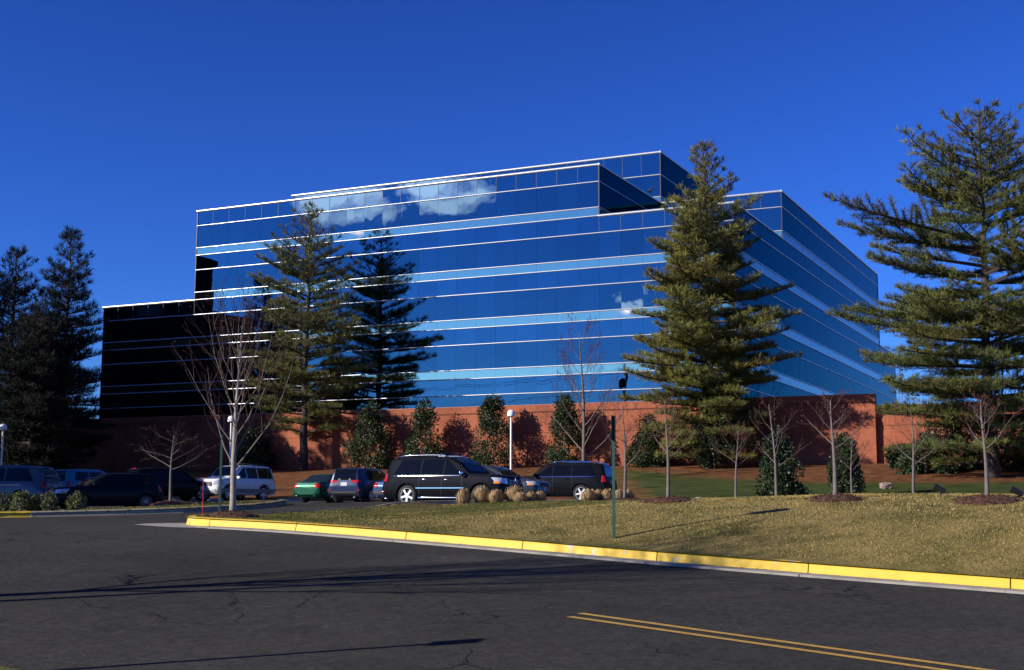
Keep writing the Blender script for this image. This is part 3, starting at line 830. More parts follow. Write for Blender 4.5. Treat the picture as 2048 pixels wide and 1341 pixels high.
def pine(name, base, height, trunk_r, prof, seed, label, crown_from=.12, dens=1.0, tuft=.30, tone=(.082, .086, .026), tilt=(0, 0), group=None, blades=8, brown=.06, whorl=1.0, more=0, fan=1.0):
    """white pine: whorls of long level limbs carrying flat sprays of needle tufts"""
    r = random.Random(seed)
    t = tag(empty(name, base), label, 'pine tree', group)
    tr = MB(); N = 14; tp = []
    wob = [Vector((r.uniform(-.12, .12), r.uniform(-.12, .12), 0)) for _ in range(N + 1)]
    for i in range(N + 1):
        k = i / N
        p = Vector((tilt[0] * k * height, tilt[1] * k * height, k * height)) + (wob[i] * (1 if 0 < i else 0))
        tp.append(p)
    tp[0].z = -.5
    rad = [trunk_r * (1.25 if i == 0 else 1) * (1 - .93 * (i / N) ** .9) + .012 for i in range(N + 1)]
    tr.tube(tp, rad, 9)
    def axis(h):
        k = min(.9999, max(0, h / height)) * N; i = int(k); return tp[i].lerp(tp[i + 1], k - i)
    limbs = MB(); fol = MB()
    def tuft_at(p, d, sc, tn):
        nb = blades
        for _ in range(nb):
            v = (d * .75 + rdir(r, .35) * .85).normalized()
            ln = tuft * sc * r.uniform(.7, 1.25)
            sd_ = v.cross(rdir(r)).normalized() * (tuft * sc * r.uniform(.045, .095))
            q = p + rdir(r) * tuft * .18 * sc
            b = len(fol.v)
            fol.v += [tuple(q - sd_ * .6), tuple(q + sd_ * .6), tuple(q + v * ln + sd_ * .25), tuple(q + v * ln - sd_ * .25)]
            fol.f.append((b, b + 1, b + 2, b + 3))
            j = r.uniform(.7, 1.3)
            fol.c += [(tn[0] * j, tn[1] * j, tn[2] * j)] * 4
    h = height * crown_from; ph = r.uniform(0, 6)
    while h < height * .985:
        k = h / height
        L0 = interp(k, prof)
        n = r.choice((3, 4, 4, 5)) + more if k < .85 else r.choice((2, 3, 3))
        ph += r.uniform(.4, 1.3)
        for b in range(n):
            if r.random() < .08: continue
            az = ph + 2 * pi * b / n + r.uniform(-.35, .35)
            L = L0 * r.uniform(.62, 1.12) * (1 + .38 * mnoise.noise(Vector((cos(az) * 1.3, sin(az) * 1.3, h * .33 + seed))))
            if L < .3: L = .3
            rise = lerp(.05, .62, k ** 2.4) + r.uniform(-.12, .14)
            st = axis(h + r.uniform(-.25, .25)); pts = []; m_ = 6
            for i in range(m_ + 1):
                u = i / m_
                dx = L * u
                dz = L * (rise * u - .22 * (1 - k) * u * u + .16 * u ** 3)
                a2 = az + .12 * sin(u * 3 + b)
                pts.append(st + Vector((cos(a2) * dx, sin(a2) * dx, dz)))
            r0 = min(trunk_r * .32, .022 + .014 * L)
            limbs.tube(pts, [r0 * (1 - .85 * i / m_) + .006 for i in range(m_ + 1)], 4, cap=False)
            tn0 = tone
            jj = r.uniform(.72, 1.28); warm = r.uniform(-.1, .12)
            tn0 = (tone[0] * jj * (1 + warm), tone[1] * jj, tone[2] * jj * (1 - warm))
            ns = max(3, int(L * 3.1 * dens * (1 if k < .82 else .55)))
            for s_ in range(ns):
                u = lerp(.22, 1.0, (s_ + r.random()) / ns) if k < .9 else lerp(.1, 1, (s_ + r.random()) / ns)
                f = u * m_; i = min(m_ - 1, int(f)); p = pts[i].lerp(pts[i + 1], f - i)
                fd = (pts[i + 1] - pts[i]).normalized()
                side = Vector((-fd.y, fd.x, 0)).normalized() * (1 if s_ % 2 else -1)
                sl = (.25 + .36 * fan * L * (1.12 - u)) * r.uniform(.55, 1.15) * (1 if u < .95 else .5)
                sd_ = (fd * r.uniform(.45, .9) + side + Vector((0, 0, r.uniform(-.08, .28)))).normalized()
                e = p + sd_ * sl
                limbs.tube([p, p.lerp(e, .5) + Vector((0, 0, .03)), e], [.012, .009, .005], 3, cap=False)
                nt_ = max(2, int(sl / (.19 / dens)))
                for q in range(nt_):
                    w = (q + .6 + r.uniform(-.3, .3)) / nt_
                    pp = p.lerp(e, min(1, w)) + Vector((0, 0, r.uniform(0, .06)))
                    tn = tn0 if r.random() > brown + (.25 if k > .82 else 0) else (.085, .045, .022)
                    tuft_at(pp, (sd_ + Vector((0, 0, .55))).normalized(), r.uniform(.75, 1.15), tn)
            for q in range(3): tuft_at(pts[-1] + rdir(r) * .06, fd + Vector((0, 0, .5)), 1.0, tn0)
        h += height * lerp(.030, .021, k) * whorl * r.uniform(.6, 1.4)
    for q in range(8): tuft_at(axis(height * (1 - .01 * q)), Vector((0, 0, 1)), .8, tone)
    tr.build('trunk', M_BARK, t, smooth=True)
    limbs.build('limbs', M_BARK, t)
    cr = fol.build('crown', M_NEEDLE, t, attr='tint')
    return t

def ground_at(px, depth, dz=0.0):
    p = at(px, 900, depth); x, y = p.x, p.y
    z = z_pave(x, y) if (inside(x, y, asphalt_poly) and not inside(x, y, ISLAND)) else z_land(x, y)
    return Vector((x, y, z + dz))
def hit(px, py, d0=14.0, d1=125.0):
    """where the line of sight through this spot of the photograph meets the land"""
    d = d0
    while d < d1:
        p = at(px, py, d)
        if p.z <= z_land(p.x, p.y): return Vector((p.x, p.y, z_land(p.x, p.y)))
        d += .08
    return None
def height_to(px, py, depth): return at(px, py, depth).z

# the pines that stand before the glass
b = ground_at(607, 101.8); 
pine('white_pine', b, height_to(610, 420, 101.8) - b.z, .34, [(0, 2.3), (.16, 3.7), (.3, 4.7), (.45, 4.4), (.6, 4.0), (.75, 3.6), (.87, 2.4), (.95, 1.2), (1, .4)], 21,
     'tall open pine with bare lower trunk, mirrored in the glass beside it', .15, 1.15, .33, tone=(.108, .118, .030), fan=1.25, blades=11)
b = ground_at(1418, 85.6)
pine('white_pine', b, height_to(1412, 296, 85.6) - b.z, .42, [(0, 3.2), (.12, 4.1), (.25, 5.2), (.45, 5.2), (.6, 4.4), (.72, 3.2), (.82, 2.0), (.9, 1.5), (1, .5)], 32,
     'dense bushy pine hiding the near corner of the glass building', .04, 1.5, .33, tone=(.145, .145, .032), brown=.07, whorl=.72, more=1, blades=10)
b = ground_at(1984, 70.0)
pine('white_pine', b, height_to(1986, 228, 70.0) - b.z, .36, [(0, 4.2), (.1, 5.8), (.25, 6.7), (.42, 7.4), (.55, 8.3), (.66, 6.9), (.78, 4.6), (.88, 2.9), (.95, 1.5), (1, .5)], 47,
     'broad pine with sweeping level limbs at the lawn edge', .06, 1.3, .30, tone=(.098, .110, .027), whorl=.92, fan=1.35, blades=11)
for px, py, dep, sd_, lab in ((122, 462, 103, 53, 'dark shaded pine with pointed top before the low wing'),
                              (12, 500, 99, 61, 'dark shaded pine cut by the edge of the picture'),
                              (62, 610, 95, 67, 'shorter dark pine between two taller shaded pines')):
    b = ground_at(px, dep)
    pine('white_pine', b, height_to(px, py, dep) - b.z, .3, [(0, 2.8), (.12, 3.3), (.3, 3.6), (.5, 3.3), (.65, 2.7), (.8, 1.8), (.92, 1.0), (1, .3)], sd_, lab, .05, 1.25, .42, tone=(.010, .013, .007), group='shaded pines', whorl=.8, more=1, fan=1.2, blades=6, brown=-.3)  # shade put into the near-black needle tone of these pines
# unseen evergreens added west of the car park to keep its corner in shade
for i, (x, y, h) in enumerate(((-45.5, 96.5, 20.5), (-31.0, 62.5, 10.6), (-30.5, 68, 10.0), (-33, 53, 11.0), (-33, 46, 11.4), (-33, 41.8, 11.4), (-33.5, 74, 9.5), (-37, 82, 9.5))):
    if i in (0, 1): 
        src = pine('white_pine', (x, y, z_land(x, y)), h, .3, [(0, 3.2), (.12, 3.8), (.3, 4.2), (.5, 3.8), (.7, 3.0), (.85, 1.8), (1, .4)] if i == 0 else [(0, 3.0), (.2, 3.4), (.5, 2.7), (.8, 1.4), (1, .3)], 71 + i,
             'unseen evergreen added west of the parking bays to shade them', .05, 1.2, .42, tone=(.035, .043, .018), group='added evergreens west of the car park', blades=6)
    else:
        c = copy_tree(src); c.location = (x, y, z_land(x, y)); c.rotation_euler.z = i * 1.3; c.scale = (1, 1, h / 10.6)

def bare_tree(name, base, height, trunk_h, trunk_r, seed, label, spread=.5, limbs=9, levels=3, buds=0.0, upright=.55, group=None, cat='bare tree', leader=True, twig=1.0, lean=(0, 0), bark=None, crownmat=None):
    r = random.Random(seed)
    t = tag(empty(name, base), label, cat, group)
    tr, lm, cr, bd = MB(), MB(), MB(), MB()
    def branch(p, d, L, rad, lev, into):
        n = 5 if lev < 2 else 4; pts = [p.copy()]; rr = [rad]; q = p.copy(); dd = d.copy()
        for i in range(n):
            dd = (dd + rdir(r) * .16 + Vector((0, 0, .10 * upright * 2))).normalized()
            q = q + dd * (L / n); pts.append(q.copy()); rr.append(max(.0022, rad * (1 - .82 * (i + 1) / n)))
        into.tube(pts, rr, 5 if lev == 0 else (4 if lev == 1 else 3), cap=False)
        if lev < levels:
            nb_ = int((5 if lev == 0 else 4) * twig + r.random())
            for k in range(nb_):
                u = lerp(.22, .97, (k + r.uniform(.2, .8)) / nb_); f = u * n; i = min(n - 1, int(f)); bp_ = pts[i].lerp(pts[i + 1], f - i)
                pd = (pts[i + 1] - pts[i]).normalized(); ax = pd.cross(rdir(r)).normalized()
                nd = Matrix.Rotation(radians(r.uniform(24, 52)), 3, ax) @ pd
                branch(bp_, nd, L * r.uniform(.32, .58) * (1.15 - .5 * u), max(.003, rr[i] * .62), lev + 1, cr)
        elif buds:
            for k in range(3):
                if r.random() < buds:
                    u = r.uniform(.3, 1); f = u * n; i = min(n - 1, int(f)); c = pts[i].lerp(pts[i + 1], f - i); s_ = r.uniform(.008, .019)
                    v1, v2, v3 = rdir(r) * s_, rdir(r) * s_, rdir(r) * s_ * 1.6
                    bd.add([c - v1, c + v1, c + v2, c + v3], [(0, 1, 2), (0, 1, 3), (1, 2, 3), (0, 2, 3)])
    wob = r.uniform(0, 6); pts = []; rr = []
    lead = height * (.93 if leader else .72)
    m_ = 10
    for i in range(m_ + 1):
        k = i / m_; z = -.15 + k * (lead + .15)
        pts.append(Vector((lean[0] * z + .02 * height * sin(k * 4 + wob) * k, lean[1] * z + .02 * height * cos(k * 5 + wob) * k, z)))
        rr.append(trunk_r * (1.3 if i == 0 else 1.0) * (1 - .88 * k ** 1.1) + .003)
    tr.tube(pts, rr, 8)
    for k in range(limbs):
        u = lerp(trunk_h / lead, .95, (k / max(1, limbs - 1)) ** 1.1); f = u * m_; i = min(m_ - 1, int(f)); p = pts[i].lerp(pts[i + 1], f - i)
        a = k * 2.4 + r.uniform(-.4, .4); el = lerp(upright * .75, upright * 1.25, u)
        L = spread * height * lerp(1.0, .35, (u - trunk_h / lead) / (1 - trunk_h / lead)) * r.uniform(.75, 1.2)
        branch(p, Vector((cos(a) * cos(el), sin(a) * cos(el), sin(el))), L, max(.005, rr[i] * .36), 0, lm)
    tr.build('trunk', bark or M_GREYBARK, t, smooth=True)
    lm.build('limbs', M_LIMB, t, smooth=True)
    cr.build('crown', crownmat or M_TWIG, t)
    if bd.v: bd.build('buds', M_BUD, t)['kind'] = 'stuff'
    return t

def mulch(px, depth, rad, hgt=.09, on=None):
    """raised ring of bark mulch round a trunk"""
    p = ground_at(px, depth); mb = MB(); r = random.Random(int(px)); vs = []; fs = []; nr, na = 7, 30
    for i in range(nr + 1):
        k = i / nr
        for a in range(na):
            an = 2 * pi * a / na; R = rad * k * (1 + .10 * mnoise.noise(Vector((cos(an) * 1.5, sin(an) * 1.5, px))))
            x, y = p.x + cos(an) * R, p.y + sin(an) * R
            zz = hgt * (1 - k ** 2.2) + .02 * r.random() * (k < 1)
            vs.append((x - p.x, y - p.y, max(z_land(x, y), p.z - .5) - p.z + zz + (.0 if k < 1 else -.06)))
    for i in range(nr):
        for a in range(na): fs.append((i * na + a, i * na + (a + 1) % na, (i + 1) * na + (a + 1) % na, (i + 1) * na + a))
    mb.add(vs, fs)
    rr = random.Random(int(px) + 1)
    for k in range(260):      # loose bark chips
        an = rr.uniform(0, 2 * pi); R = rad * sqrt(rr.random()) * 1.06; x, y = cos(an) * R, sin(an) * R
        z = z_land(p.x + x, p.y + y) - p.z + hgt * max(0, 1 - (R / rad) ** 2.2) + .022
        v1, v2 = rdir(rr) * rr.uniform(.02, .06), rdir(rr, .5) * .022
        mb.add([(x - v1.x, y - v1.y, z - v1.z * .4), (x + v1.x, y + v1.y, z + v1.z * .4), (x + v2.x, y + v2.y, z + abs(v2.z)), (x - v2.x, y + v2.y, z + .01)], [(0, 1, 2), (0, 3, 1)])
    o = mb.build('mulch_ring', mat('bark_mulch', (.12, .044, .014), .95, noise=(14, 1, (.026, .012, .008)), bump=(35, 1, .03)), None, smooth=True, angle=60, loc=p)
    return o, p

YOUNG = [  # px of trunk, photo y of its foot (or depth), y of crown top, trunk_h, radius, mulch radius, label
    (1335, 1004, 790, .95, .055, .60, 'young tree nearest the green sign post, in a raised mulch ring'),
    (1668, 1001, 786, 1.0, .066, .60, 'young reddish tree with stout trunk in mulch on the lawn crest'),
    (1970, 1003, 785, .95, .056, .66, 'young tree in mulch before the broad pine'),
    (1551, 36.5, 795, 1.0, .058, .85, 'young tree with slightly bowed trunk, mulch ring behind the lawn crest'),
    (1824, 36.5, 800, 1.25, .058, .9, 'young tree in mulch beside the black floodlight'),
    (1470, 38.5, 850, 1.15, .05, 0, 'slim young tree with no mulch, before the dense pine'),
    (1702, 41.0, 870, 1.25, .05, 0, 'slim young tree standing close beside the small holly'),
    (1249, 43.0, 800, 1.15, .07, .75, 'young red-budded tree beside the black wagon with roof rails')]
MULCH_LAB = ['bark mulch ring nearest the green sign post', 'bark mulch ring under the stout reddish young tree', 'bark mulch ring before the broad pine', 'bark mulch ring under the bowed young tree', 'bark mulch ring beside the black floodlight', '', '', 'bark mulch patch beside the last tan grass clump']
for i, (px, foot, topy, th, rad, mr, lab) in enumerate(YOUNG):
    dep = foot
    if foot > 200:
        h_ = hit(px, foot); dep = h_.y
    b = ground_at(px, dep, .1 if mr else 0)
    bare_tree('young_tree', b, height_to(px, topy, dep) - b.z, th, rad * .82, 100 + i * 7, lab, .43, 10, 2, .45, .58, 'young trees planted on the lawn', lean=((.03, 0) if i == 5 else (-.035, 0) if i == 3 else (0, 0)), twig=1.0)
    if mr:
        o, _ = mulch(px, dep, mr); tag(o, MULCH_LAB[i], 'mulch', 'mulch rings on the lawn')
# the larger bare trees
b = ground_at(470, 30.6, .08)
bare_tree('bare_tree', b, height_to(480, 625, 30.6) - b.z, 1.1, .076, 5, 'large pale-barked bare tree at the tip of the yellow kerb', .66, 20, 2, .3, .88, twig=1.35, bark=mat('pale_bark', (.33, .28, .235), .9, noise=(7, .7, (.2, .165, .14)), bump=(25, .5, .01)))
o, _ = mulch(470, 30.6, .62, .12); tag(o, 'bark mulch mound at the kerb tip under the pale tree', 'mulch')
b = ground_at(345, 51.5, .08)
bare_tree('bare_tree', b, height_to(345, 815, 51.5) - b.z, 1.5, .075, 9, 'spreading bare tree on the shaded parking island', .55, 11, 3, 0, .30, leader=False, twig=1.1)
o, _ = mulch(345, 51.5, .85, .14); tag(o, 'bark mulch ring on the shaded parking island', 'mulch')
b = ground_at(1166, 78)
bare_tree('bare_tree', b, height_to(1160, 640, 78) - b.z, 1.6, .13, 14, 'tall red-budded bare tree rising behind the black wagon', .42, 18, 3, 1.0, .74, twig=1.15)
for i, (px, dep, topy, lab) in enumerate(((2040, 96, 640, 'grey bare tree seen through the broad pine'), (1905, 110, 655, 'grey bare tree beyond the far end of the building'), (1995, 120, 600, 'tall grey bare tree beyond the broad pine'), (2100, 88, 620, 'grey bare tree at the edge behind the broad pine'))):
    b = ground_at(px, dep)
    bare_tree('bare_tree', b, height_to(px, topy, dep) - b.z, 3, .18, 200 + i, lab, .38, 14, 3, 0, .75, 'bare trees east of the building', twig=1.1)
for i, (x, y, h, lab) in enumerate(((56, 118, 15, 'bare tree standing in the grounds east of the building'), (50, 132, 16, 'bare tree standing in the grounds east of the building'), (62, 140, 17, 'bare tree standing in the grounds east of the building'))):
    bare_tree('bare_tree', (x, y, z_land(x, y)), h, 3, .2, 240 + i, lab, .4, 14, 3, 0, .7, 'bare trees east of the building', twig=1.1)
# tree, lamp and sign on the verge to the left; they throw the long shadows over the road
vb = Vector((-10.7, 17.3)); 
bare_tree('bare_tree', (vb.x, vb.y, z_land(vb.x, vb.y)), 7.2, 1.5, .17, 33, 'bare tree on the verge of the road', .60, 22, 3, 0, .85, twig=1.5)

def leafy(name, base, height, rx, seed, label, tone, leaf=.085, n=7000, shape='cone', m=M_HOLLY, group=None, cat='shrub', stem_h=.25, ry=None):
    r = random.Random(seed); t = tag(empty(name, base), label, cat, group); fol = MB()
    ry = ry or rx
    clumps = []
    for k in range(int(70 if shape == 'cone' else 26)):
        h = r.random() ** 1.15
        if shape == 'cone': R = 1.0 * (1 - h) ** .48 * min(1, .6 + h * 3.2)
        else: R = sqrt(max(0, 1 - (2 * h - 1) ** 2)) if h > .35 else .9
        a = r.uniform(0, 2 * pi); q = R * r.uniform(.55, 1.0)
        q *= 1 + .35 * mnoise.noise(Vector((cos(a) * 1.4, sin(a) * 1.4, h * 3 + seed)))
        clumps.append((Vector((cos(a) * q * rx, sin(a) * q * ry, height * (.05 + .9 * h))), (.30 if shape == 'cone' else .36) * rx * r.uniform(.7, 1.25), r.uniform(.65, 1.35)))
    for k in range(n):
        c, cr_, tn = r.choice(clumps)
        d = rdir(r); p = c + Vector((d.x, d.y, d.z * 1.25)) * cr_ * (r.random() ** .35)
        if p.z < .02: p.z = .02 + r.random() * .1
        v = (d + rdir(r) * .9 + Vector((0, 0, .3))).normalized(); w = v.cross(rdir(r)).normalized(); l = leaf * r.uniform(.6, 1.3)
        b_ = len(fol.v); fol.v += [tuple(p), tuple(p + v * l * .5 + w * l * .32), tuple(p + v * l), tuple(p + v * l * .5 - w * l * .32)]
        fol.f.append((b_, b_ + 1, b_ + 2, b_ + 3)); j = tn * r.uniform(.75, 1.25); fol.c += [(tone[0] * j, tone[1] * j, tone[2] * j)] * 4
    st = MB(); st.tube([(0, 0, -.3), (0.02, 0, height * .4), (0, .02, height * .8)], [.07, .05, .015], 6)
    for k in range(6):
        a = k * 1.05; st.tube([(0, 0, height * (.1 + .1 * k)), (cos(a) * rx * .6, sin(a) * ry * .6, height * (.18 + .11 * k))], [.025, .008], 4)
    st.build('stem', M_STEM, t); fol.build('foliage', m, t, attr='tint')
    return t
def wall_pt(px, off):
    """point on the ground `off` metres in front of the brick wall, seen at this column"""
    d = at(px, 930, 1.0); n = -U_B; p0 = BP(0, -(WALL_OFF + off)); s_ = n.dot(p0) / n.dot(Vector((d.x, d.y, 0)))
    x, y = d.x * s_, d.y * s_
    return Vector((x, y, z_land(x, y)))
HOL = [(738, 812, 40, 'holly nearest the tall open pine, against the brick wall'), (850, 806, 36, 'holly above the roof of the large black car'),
       (986, 797, 40, 'tall holly just behind the white domed lamp'), (1128, 792, 36, 'holly behind the tall red-budded tree'), (1297, 836, 36, 'low holly between sign post and dense pine')]
for i, (px, topy, hw, lab) in enumerate(HOL):
    p = wall_pt(px, 2.0); dep = p.y
    leafy('holly', p, height_to(px, topy, dep) - p.z, hw * dep / 2599 * 1.15, 300 + i, lab, (.026, .042, .012), .15, 10500, group='hollies along the brick wall')
p = wall_pt(505, 2.0); leafy('holly', p, 3.1, 1.7, 320, 'dark spreading holly behind the white off-roader', (.022, .034, .012), .17, 8000, group='hollies along the brick wall')
p = ground_at(1428, 84.6); leafy('ivy_thicket', p, 6.2, 1.35, 335, 'dark ivy and holly thicket wrapped round the dense pine trunk', (.018, .03, .01), .15, 9000)
p = ground_at(1558, 47); leafy('holly', p, height_to(1558, 862, 47) - p.z, .80, 330, 'dark holly with pale stem in the green lawn', (.020, .034, .010), .10, 10000, group='hollies on the lawn')
p = ground_at(1690, 62); leafy('holly', p, height_to(1690, 868, 62) - p.z, .85, 331, 'small holly with white stem near the pine straw', (.024, .040, .012), .11, 10000, group='hollies on the lawn')
for i, (px, dep, h, w, lab) in enumerate(((1850, 74, 1.9, 1.3, 'dark evergreen hedge bush left of the broad pine trunk'), (1915, 76, 2.4, 1.8, 'dark evergreen hedge bush under the broad pine'), (2040, 74, 2.6, 1.8, 'dark evergreen hedge bush right of the broad pine trunk'), (1800, 78, 1.2, .8, 'low evergreen bush at the end of the brick wall'))):
    p = ground_at(px, dep); leafy('hedge_bush', p, h, w, 340 + i, lab, (.02, .034, .011), .16, 7000, 'round', group='hedge bushes under the broad pine')
# clipped little shrubs on the island
for i, (px, dep, h, w) in enumerate(((8, 43.5, .58, .30), (46, 43.2, .66, .30), (76, 43.6, .50, .22), (102, 43.3, .58, .27), (156, 44.0, .58, .29))):
    p = ground_at(px, dep)
    leafy('small_shrub', p, h, w, 360 + i, ['yellow-green shrub at the outer end of the island row', 'tallest yellow-green shrub in the island row', 'narrow yellow-green shrub third in the island row', 'yellow-green shrub before the dark hatchback number plate', 'yellow-green shrub before the dark hatchback headlight'][i], (.085, .095, .024), .05, 1800, 'round', group='shrubs on the shaded island')
# clumps of cut ornamental grass by the parked cars
M_STRAWG = mat('dry_grass', (.34, .23, .11), .9, attr='tint')
GR = [(928, 43.0, 975, 26), (965, 43.2, 971, 36), (993, 42.8, 977, 30), (1030, 43.0, 970, 38), (1042, 42.4, 987, 28), (1063, 42.8, 983, 22), (1080, 43.0, 982, 24),
      (1178, 44.0, 976, 32), (1196, 44.4, 978, 18), (1215, 44.2, 976, 26), (1238, 44.0, 978, 26), (1256, 44.2, 977, 20)]
for i, (px, dep, topy, wpx) in enumerate(GR):
    p = ground_at(px, dep); hh = max(.30, height_to(px, topy + 3, dep) - p.z); w = wpx * dep / 2599 / 2 * 1.08
    r = random.Random(400 + i); mb = MB()
    for k in range(900):
        a = r.uniform(0, 2 * pi); q = sqrt(r.random()); d = Vector((cos(a) * q, sin(a) * q, 0))
        b0 = d * w * .5 + Vector((0, 0, -.05)); e = d * w * r.uniform(.9, 1.22) + rdir(r) * .05 + Vector((0, 0, hh * sqrt(max(.10, 1 - .75 * q * q)) * r.uniform(.70, 1.08)))
        md = b0.lerp(e, .55) + d * w * .12; sdv = Vector((-sin(a), cos(a), 0)) * .007; j = r.uniform(.6, 1.25)
        mb.add([b0 - sdv, b0 + sdv, md + sdv, md - sdv, e + sdv * .8, e - sdv * .8], [(0, 1, 2, 3), (3, 2, 4, 5)], (.40 * j, .27 * j, .125 * j))
    o = mb.build('grass_clump', M_STRAWG, None, attr='tint', loc=p)
    side = 'before the large black car' if px < 1100 else 'before the black wagon'
    tag(o, f'cut tan grass clump {side}, ' + ['first from the rear wheel', 'tall one hiding the front wheel', 'smaller one right of the front wheel', 'tallest of the row under the grille', 'low one in front of the tallest', 'narrow one by the silver bumper', 'last by the silver bumper', 'first of the row by its rear wheel', 'small second of the row', 'broad one left of the sign post', 'one right of the sign post', 'last one by the young tree'][i], 'grass clump', 'cut ornamental grass clumps')

# short winter turf
def turf():
    r = random.Random(77); mb = MB()
    def blades(n, x0, x1, y0, y1, ok, hmin, hmax, wid):
        for _ in range(n):
            x, y = r.uniform(x0, x1), r.uniform(y0, y1)
            if not ok(x, y): continue
            c = cover(x, y)
            if c[2] > .5: continue
            z = z_land(x, y) - .01; a = r.uniform(0, 2 * pi); h = r.uniform(hmin, hmax); gmix = r.random() < c[1] + .26 + .6 * mnoise.noise(Vector((x * .8, y * .8, 3)))
            j = r.uniform(.85, 1.12) * (1 + .22 * mnoise.noise(Vector((x * .45, y * .9, 11))))
            col = (.075 * j, .085 * j, .018 * j) if gmix else (.37 * j, .268 * j, .092 * j)
            for k in range(2):
                a += 2.1; dx, dy = cos(a) * wid, sin(a) * wid; lx, ly = r.uniform(-.8, .8) * h, r.uniform(-.8, .8) * h
                mb.add([(x - dx, y - dy, z), (x + dx, y + dy, z), (x + lx, y + ly, z + h)], [(0, 1, 2)], col)
    def okf(x, y):
        p = (x + 6.89) * CN_.x + (y - 29.2) * CN_.y
        return .2 < p < (9.5 if x > 6 else 17) and abs(x) < y * .405 + .3 and not inside(x, y, asphalt_poly)
    blades(210000, -8, 15, 17, 44, okf, .015, .045, .0085)
    blades(16000, -16, -8.8, 41.5, 55.5, lambda x, y: inside(x, y, ISLAND), .03, .07, .014)
    return mb
tag(turf().build('grass', mat('turf_blades', (.2, .15, .07), .9, spec=.2, attr='tint'), attr='tint'), 'short winter grass on the front lawn', 'grass', kind='stuff')

# fallen leaves and grit on the lawn and in the gutter
def litter():
    r = random.Random(91); mb = MB()
    def leaf(x, y, z, sz, col):
        v, w = rdir(r) * sz, rdir(r) * sz; v.z *= .3; w.z *= .3; p = Vector((x, y, z + .012))
        mb.add([p - v, p + w * .6, p + v, p - w * .6], [(0, 1, 2, 3)], col)
    for _ in range(1100):
        x, y = r.uniform(-7, 14), r.uniform(17, 42); p = (x + 6.89) * CN_.x + (y - 29.2) * CN_.y
        if not .3 < p < 12 or inside(x, y, asphalt_poly): continue
        j = r.uniform(.6, 1.2); leaf(x, y, z_land(x, y) + .02, r.uniform(.02, .045), (.17 * j, .075 * j, .03 * j))
    for _ in range(700):
        i = r.randrange(1, 10); a, b_ = Vector(FRONT[i]), Vector(FRONT[i + 1]); q = a.lerp(b_, r.random()) - CN_ * abs(r.gauss(.03, .12))
        j = r.uniform(.5, 1.3); leaf(q.x, q.y, z_pave(q.x, q.y) + .012, r.uniform(.008, .026), (.14 * j, .085 * j, .04 * j))
    return mb
tag(litter().build('fallen_leaves', mat('leaf_litter', (.12, .06, .03), .9, attr='tint'), attr='tint'), 'scattered dry leaves on lawn and gutter', 'leaves', kind='stuff')

# ------------------------------------------------------------------ vehicles
M_TYRE = mat('tyre_rubber', (.012, .012, .012), .8)
M_RIM = mat('alloy_rim', (.78, .78, .78), .35, metal=.35)
M_RIMD = mat('dull_rim', (.30, .30, .31), .35, metal=.8)
M_CHROME = mat('chrome', (.80, .81, .82), .10, metal=1.0)
M_GLASSCAR = mat('car_glass', (.004, .005, .006), .03, spec=.3)
M_GLASSLT = mat('car_glass_light', (.014, .018, .02), .04, spec=.35)
M_PLASTIC = mat('black_plastic', (.018, .018, .019), .55)
M_RED = mat('tail_lens', (.42, .012, .012), .12, spec=.7)
M_HEAD = mat('head_lens', (.55, .58, .62), .06, metal=.35)
M_AMBER = mat('amber_lens', (.65, .22, .03), .15)
M_PLATE = mat('number_plate', (.42, .43, .45), .6)
def paint_mat(name, c, metal=.25):
    dark = max(c) < .03
    return mat(name, c, .55 if dark else .34, metal=0.0 if dark else metal, spec=.05 if dark else .3, coat=.14 if dark else .45)

def body_section(sp, s):
    w = interp(s, sp['plan']); zb = interp(s, sp['belt']); zt = interp(s, sp['top']); z0 = interp(s, sp['sill'])
    zb = min(zb, zt - .02)
    hgt = zt - zb; we = w * .955 - sp['tumble'] * hgt; rc = min(.13, .45 * hgt)
    P = [(0, z0), (.80 * w, z0), (.94 * w, z0 + .03), (.985 * w, z0 + .12), (w, z0 + .42 * (zb - z0)), (.998 * w, z0 + .66 * (zb - z0)), (.985 * w, z0 + .86 * (zb - z0)), (.955 * w, zb)]
    yb = .955 * w; ye = we; ze = zt - rc
    P += [(lerp(yb, ye, .33), lerp(zb, ze, .33)), (lerp(yb, ye, .67), lerp(zb, ze, .67)), (ye, ze), (ye - .22 * rc, zt - .5 * rc), (ye - .62 * rc, zt - .2 * rc), (ye - 1.25 * rc, zt - .06 * rc), (.45 * ye, zt - .008), (0, zt)]
    return P
def side_y(sp, s, z):
    P = body_section(sp, s)[2:13]
    for (ya, za), (yb, zb) in zip(P, P[1:]):
        if za <= z <= zb: return lerp(ya, yb, (z - za) / max(1e-6, zb - za))
    return P[-1][0]
def top_z(sp, s, y):
    P = body_section(sp, s)[9:]; y = abs(y)
    for (ya, za), (yb, zb) in zip(P, P[1:]):
        if yb <= y <= ya: return lerp(zb, za, (y - yb) / max(1e-6, ya - yb))
    return P[0][1]

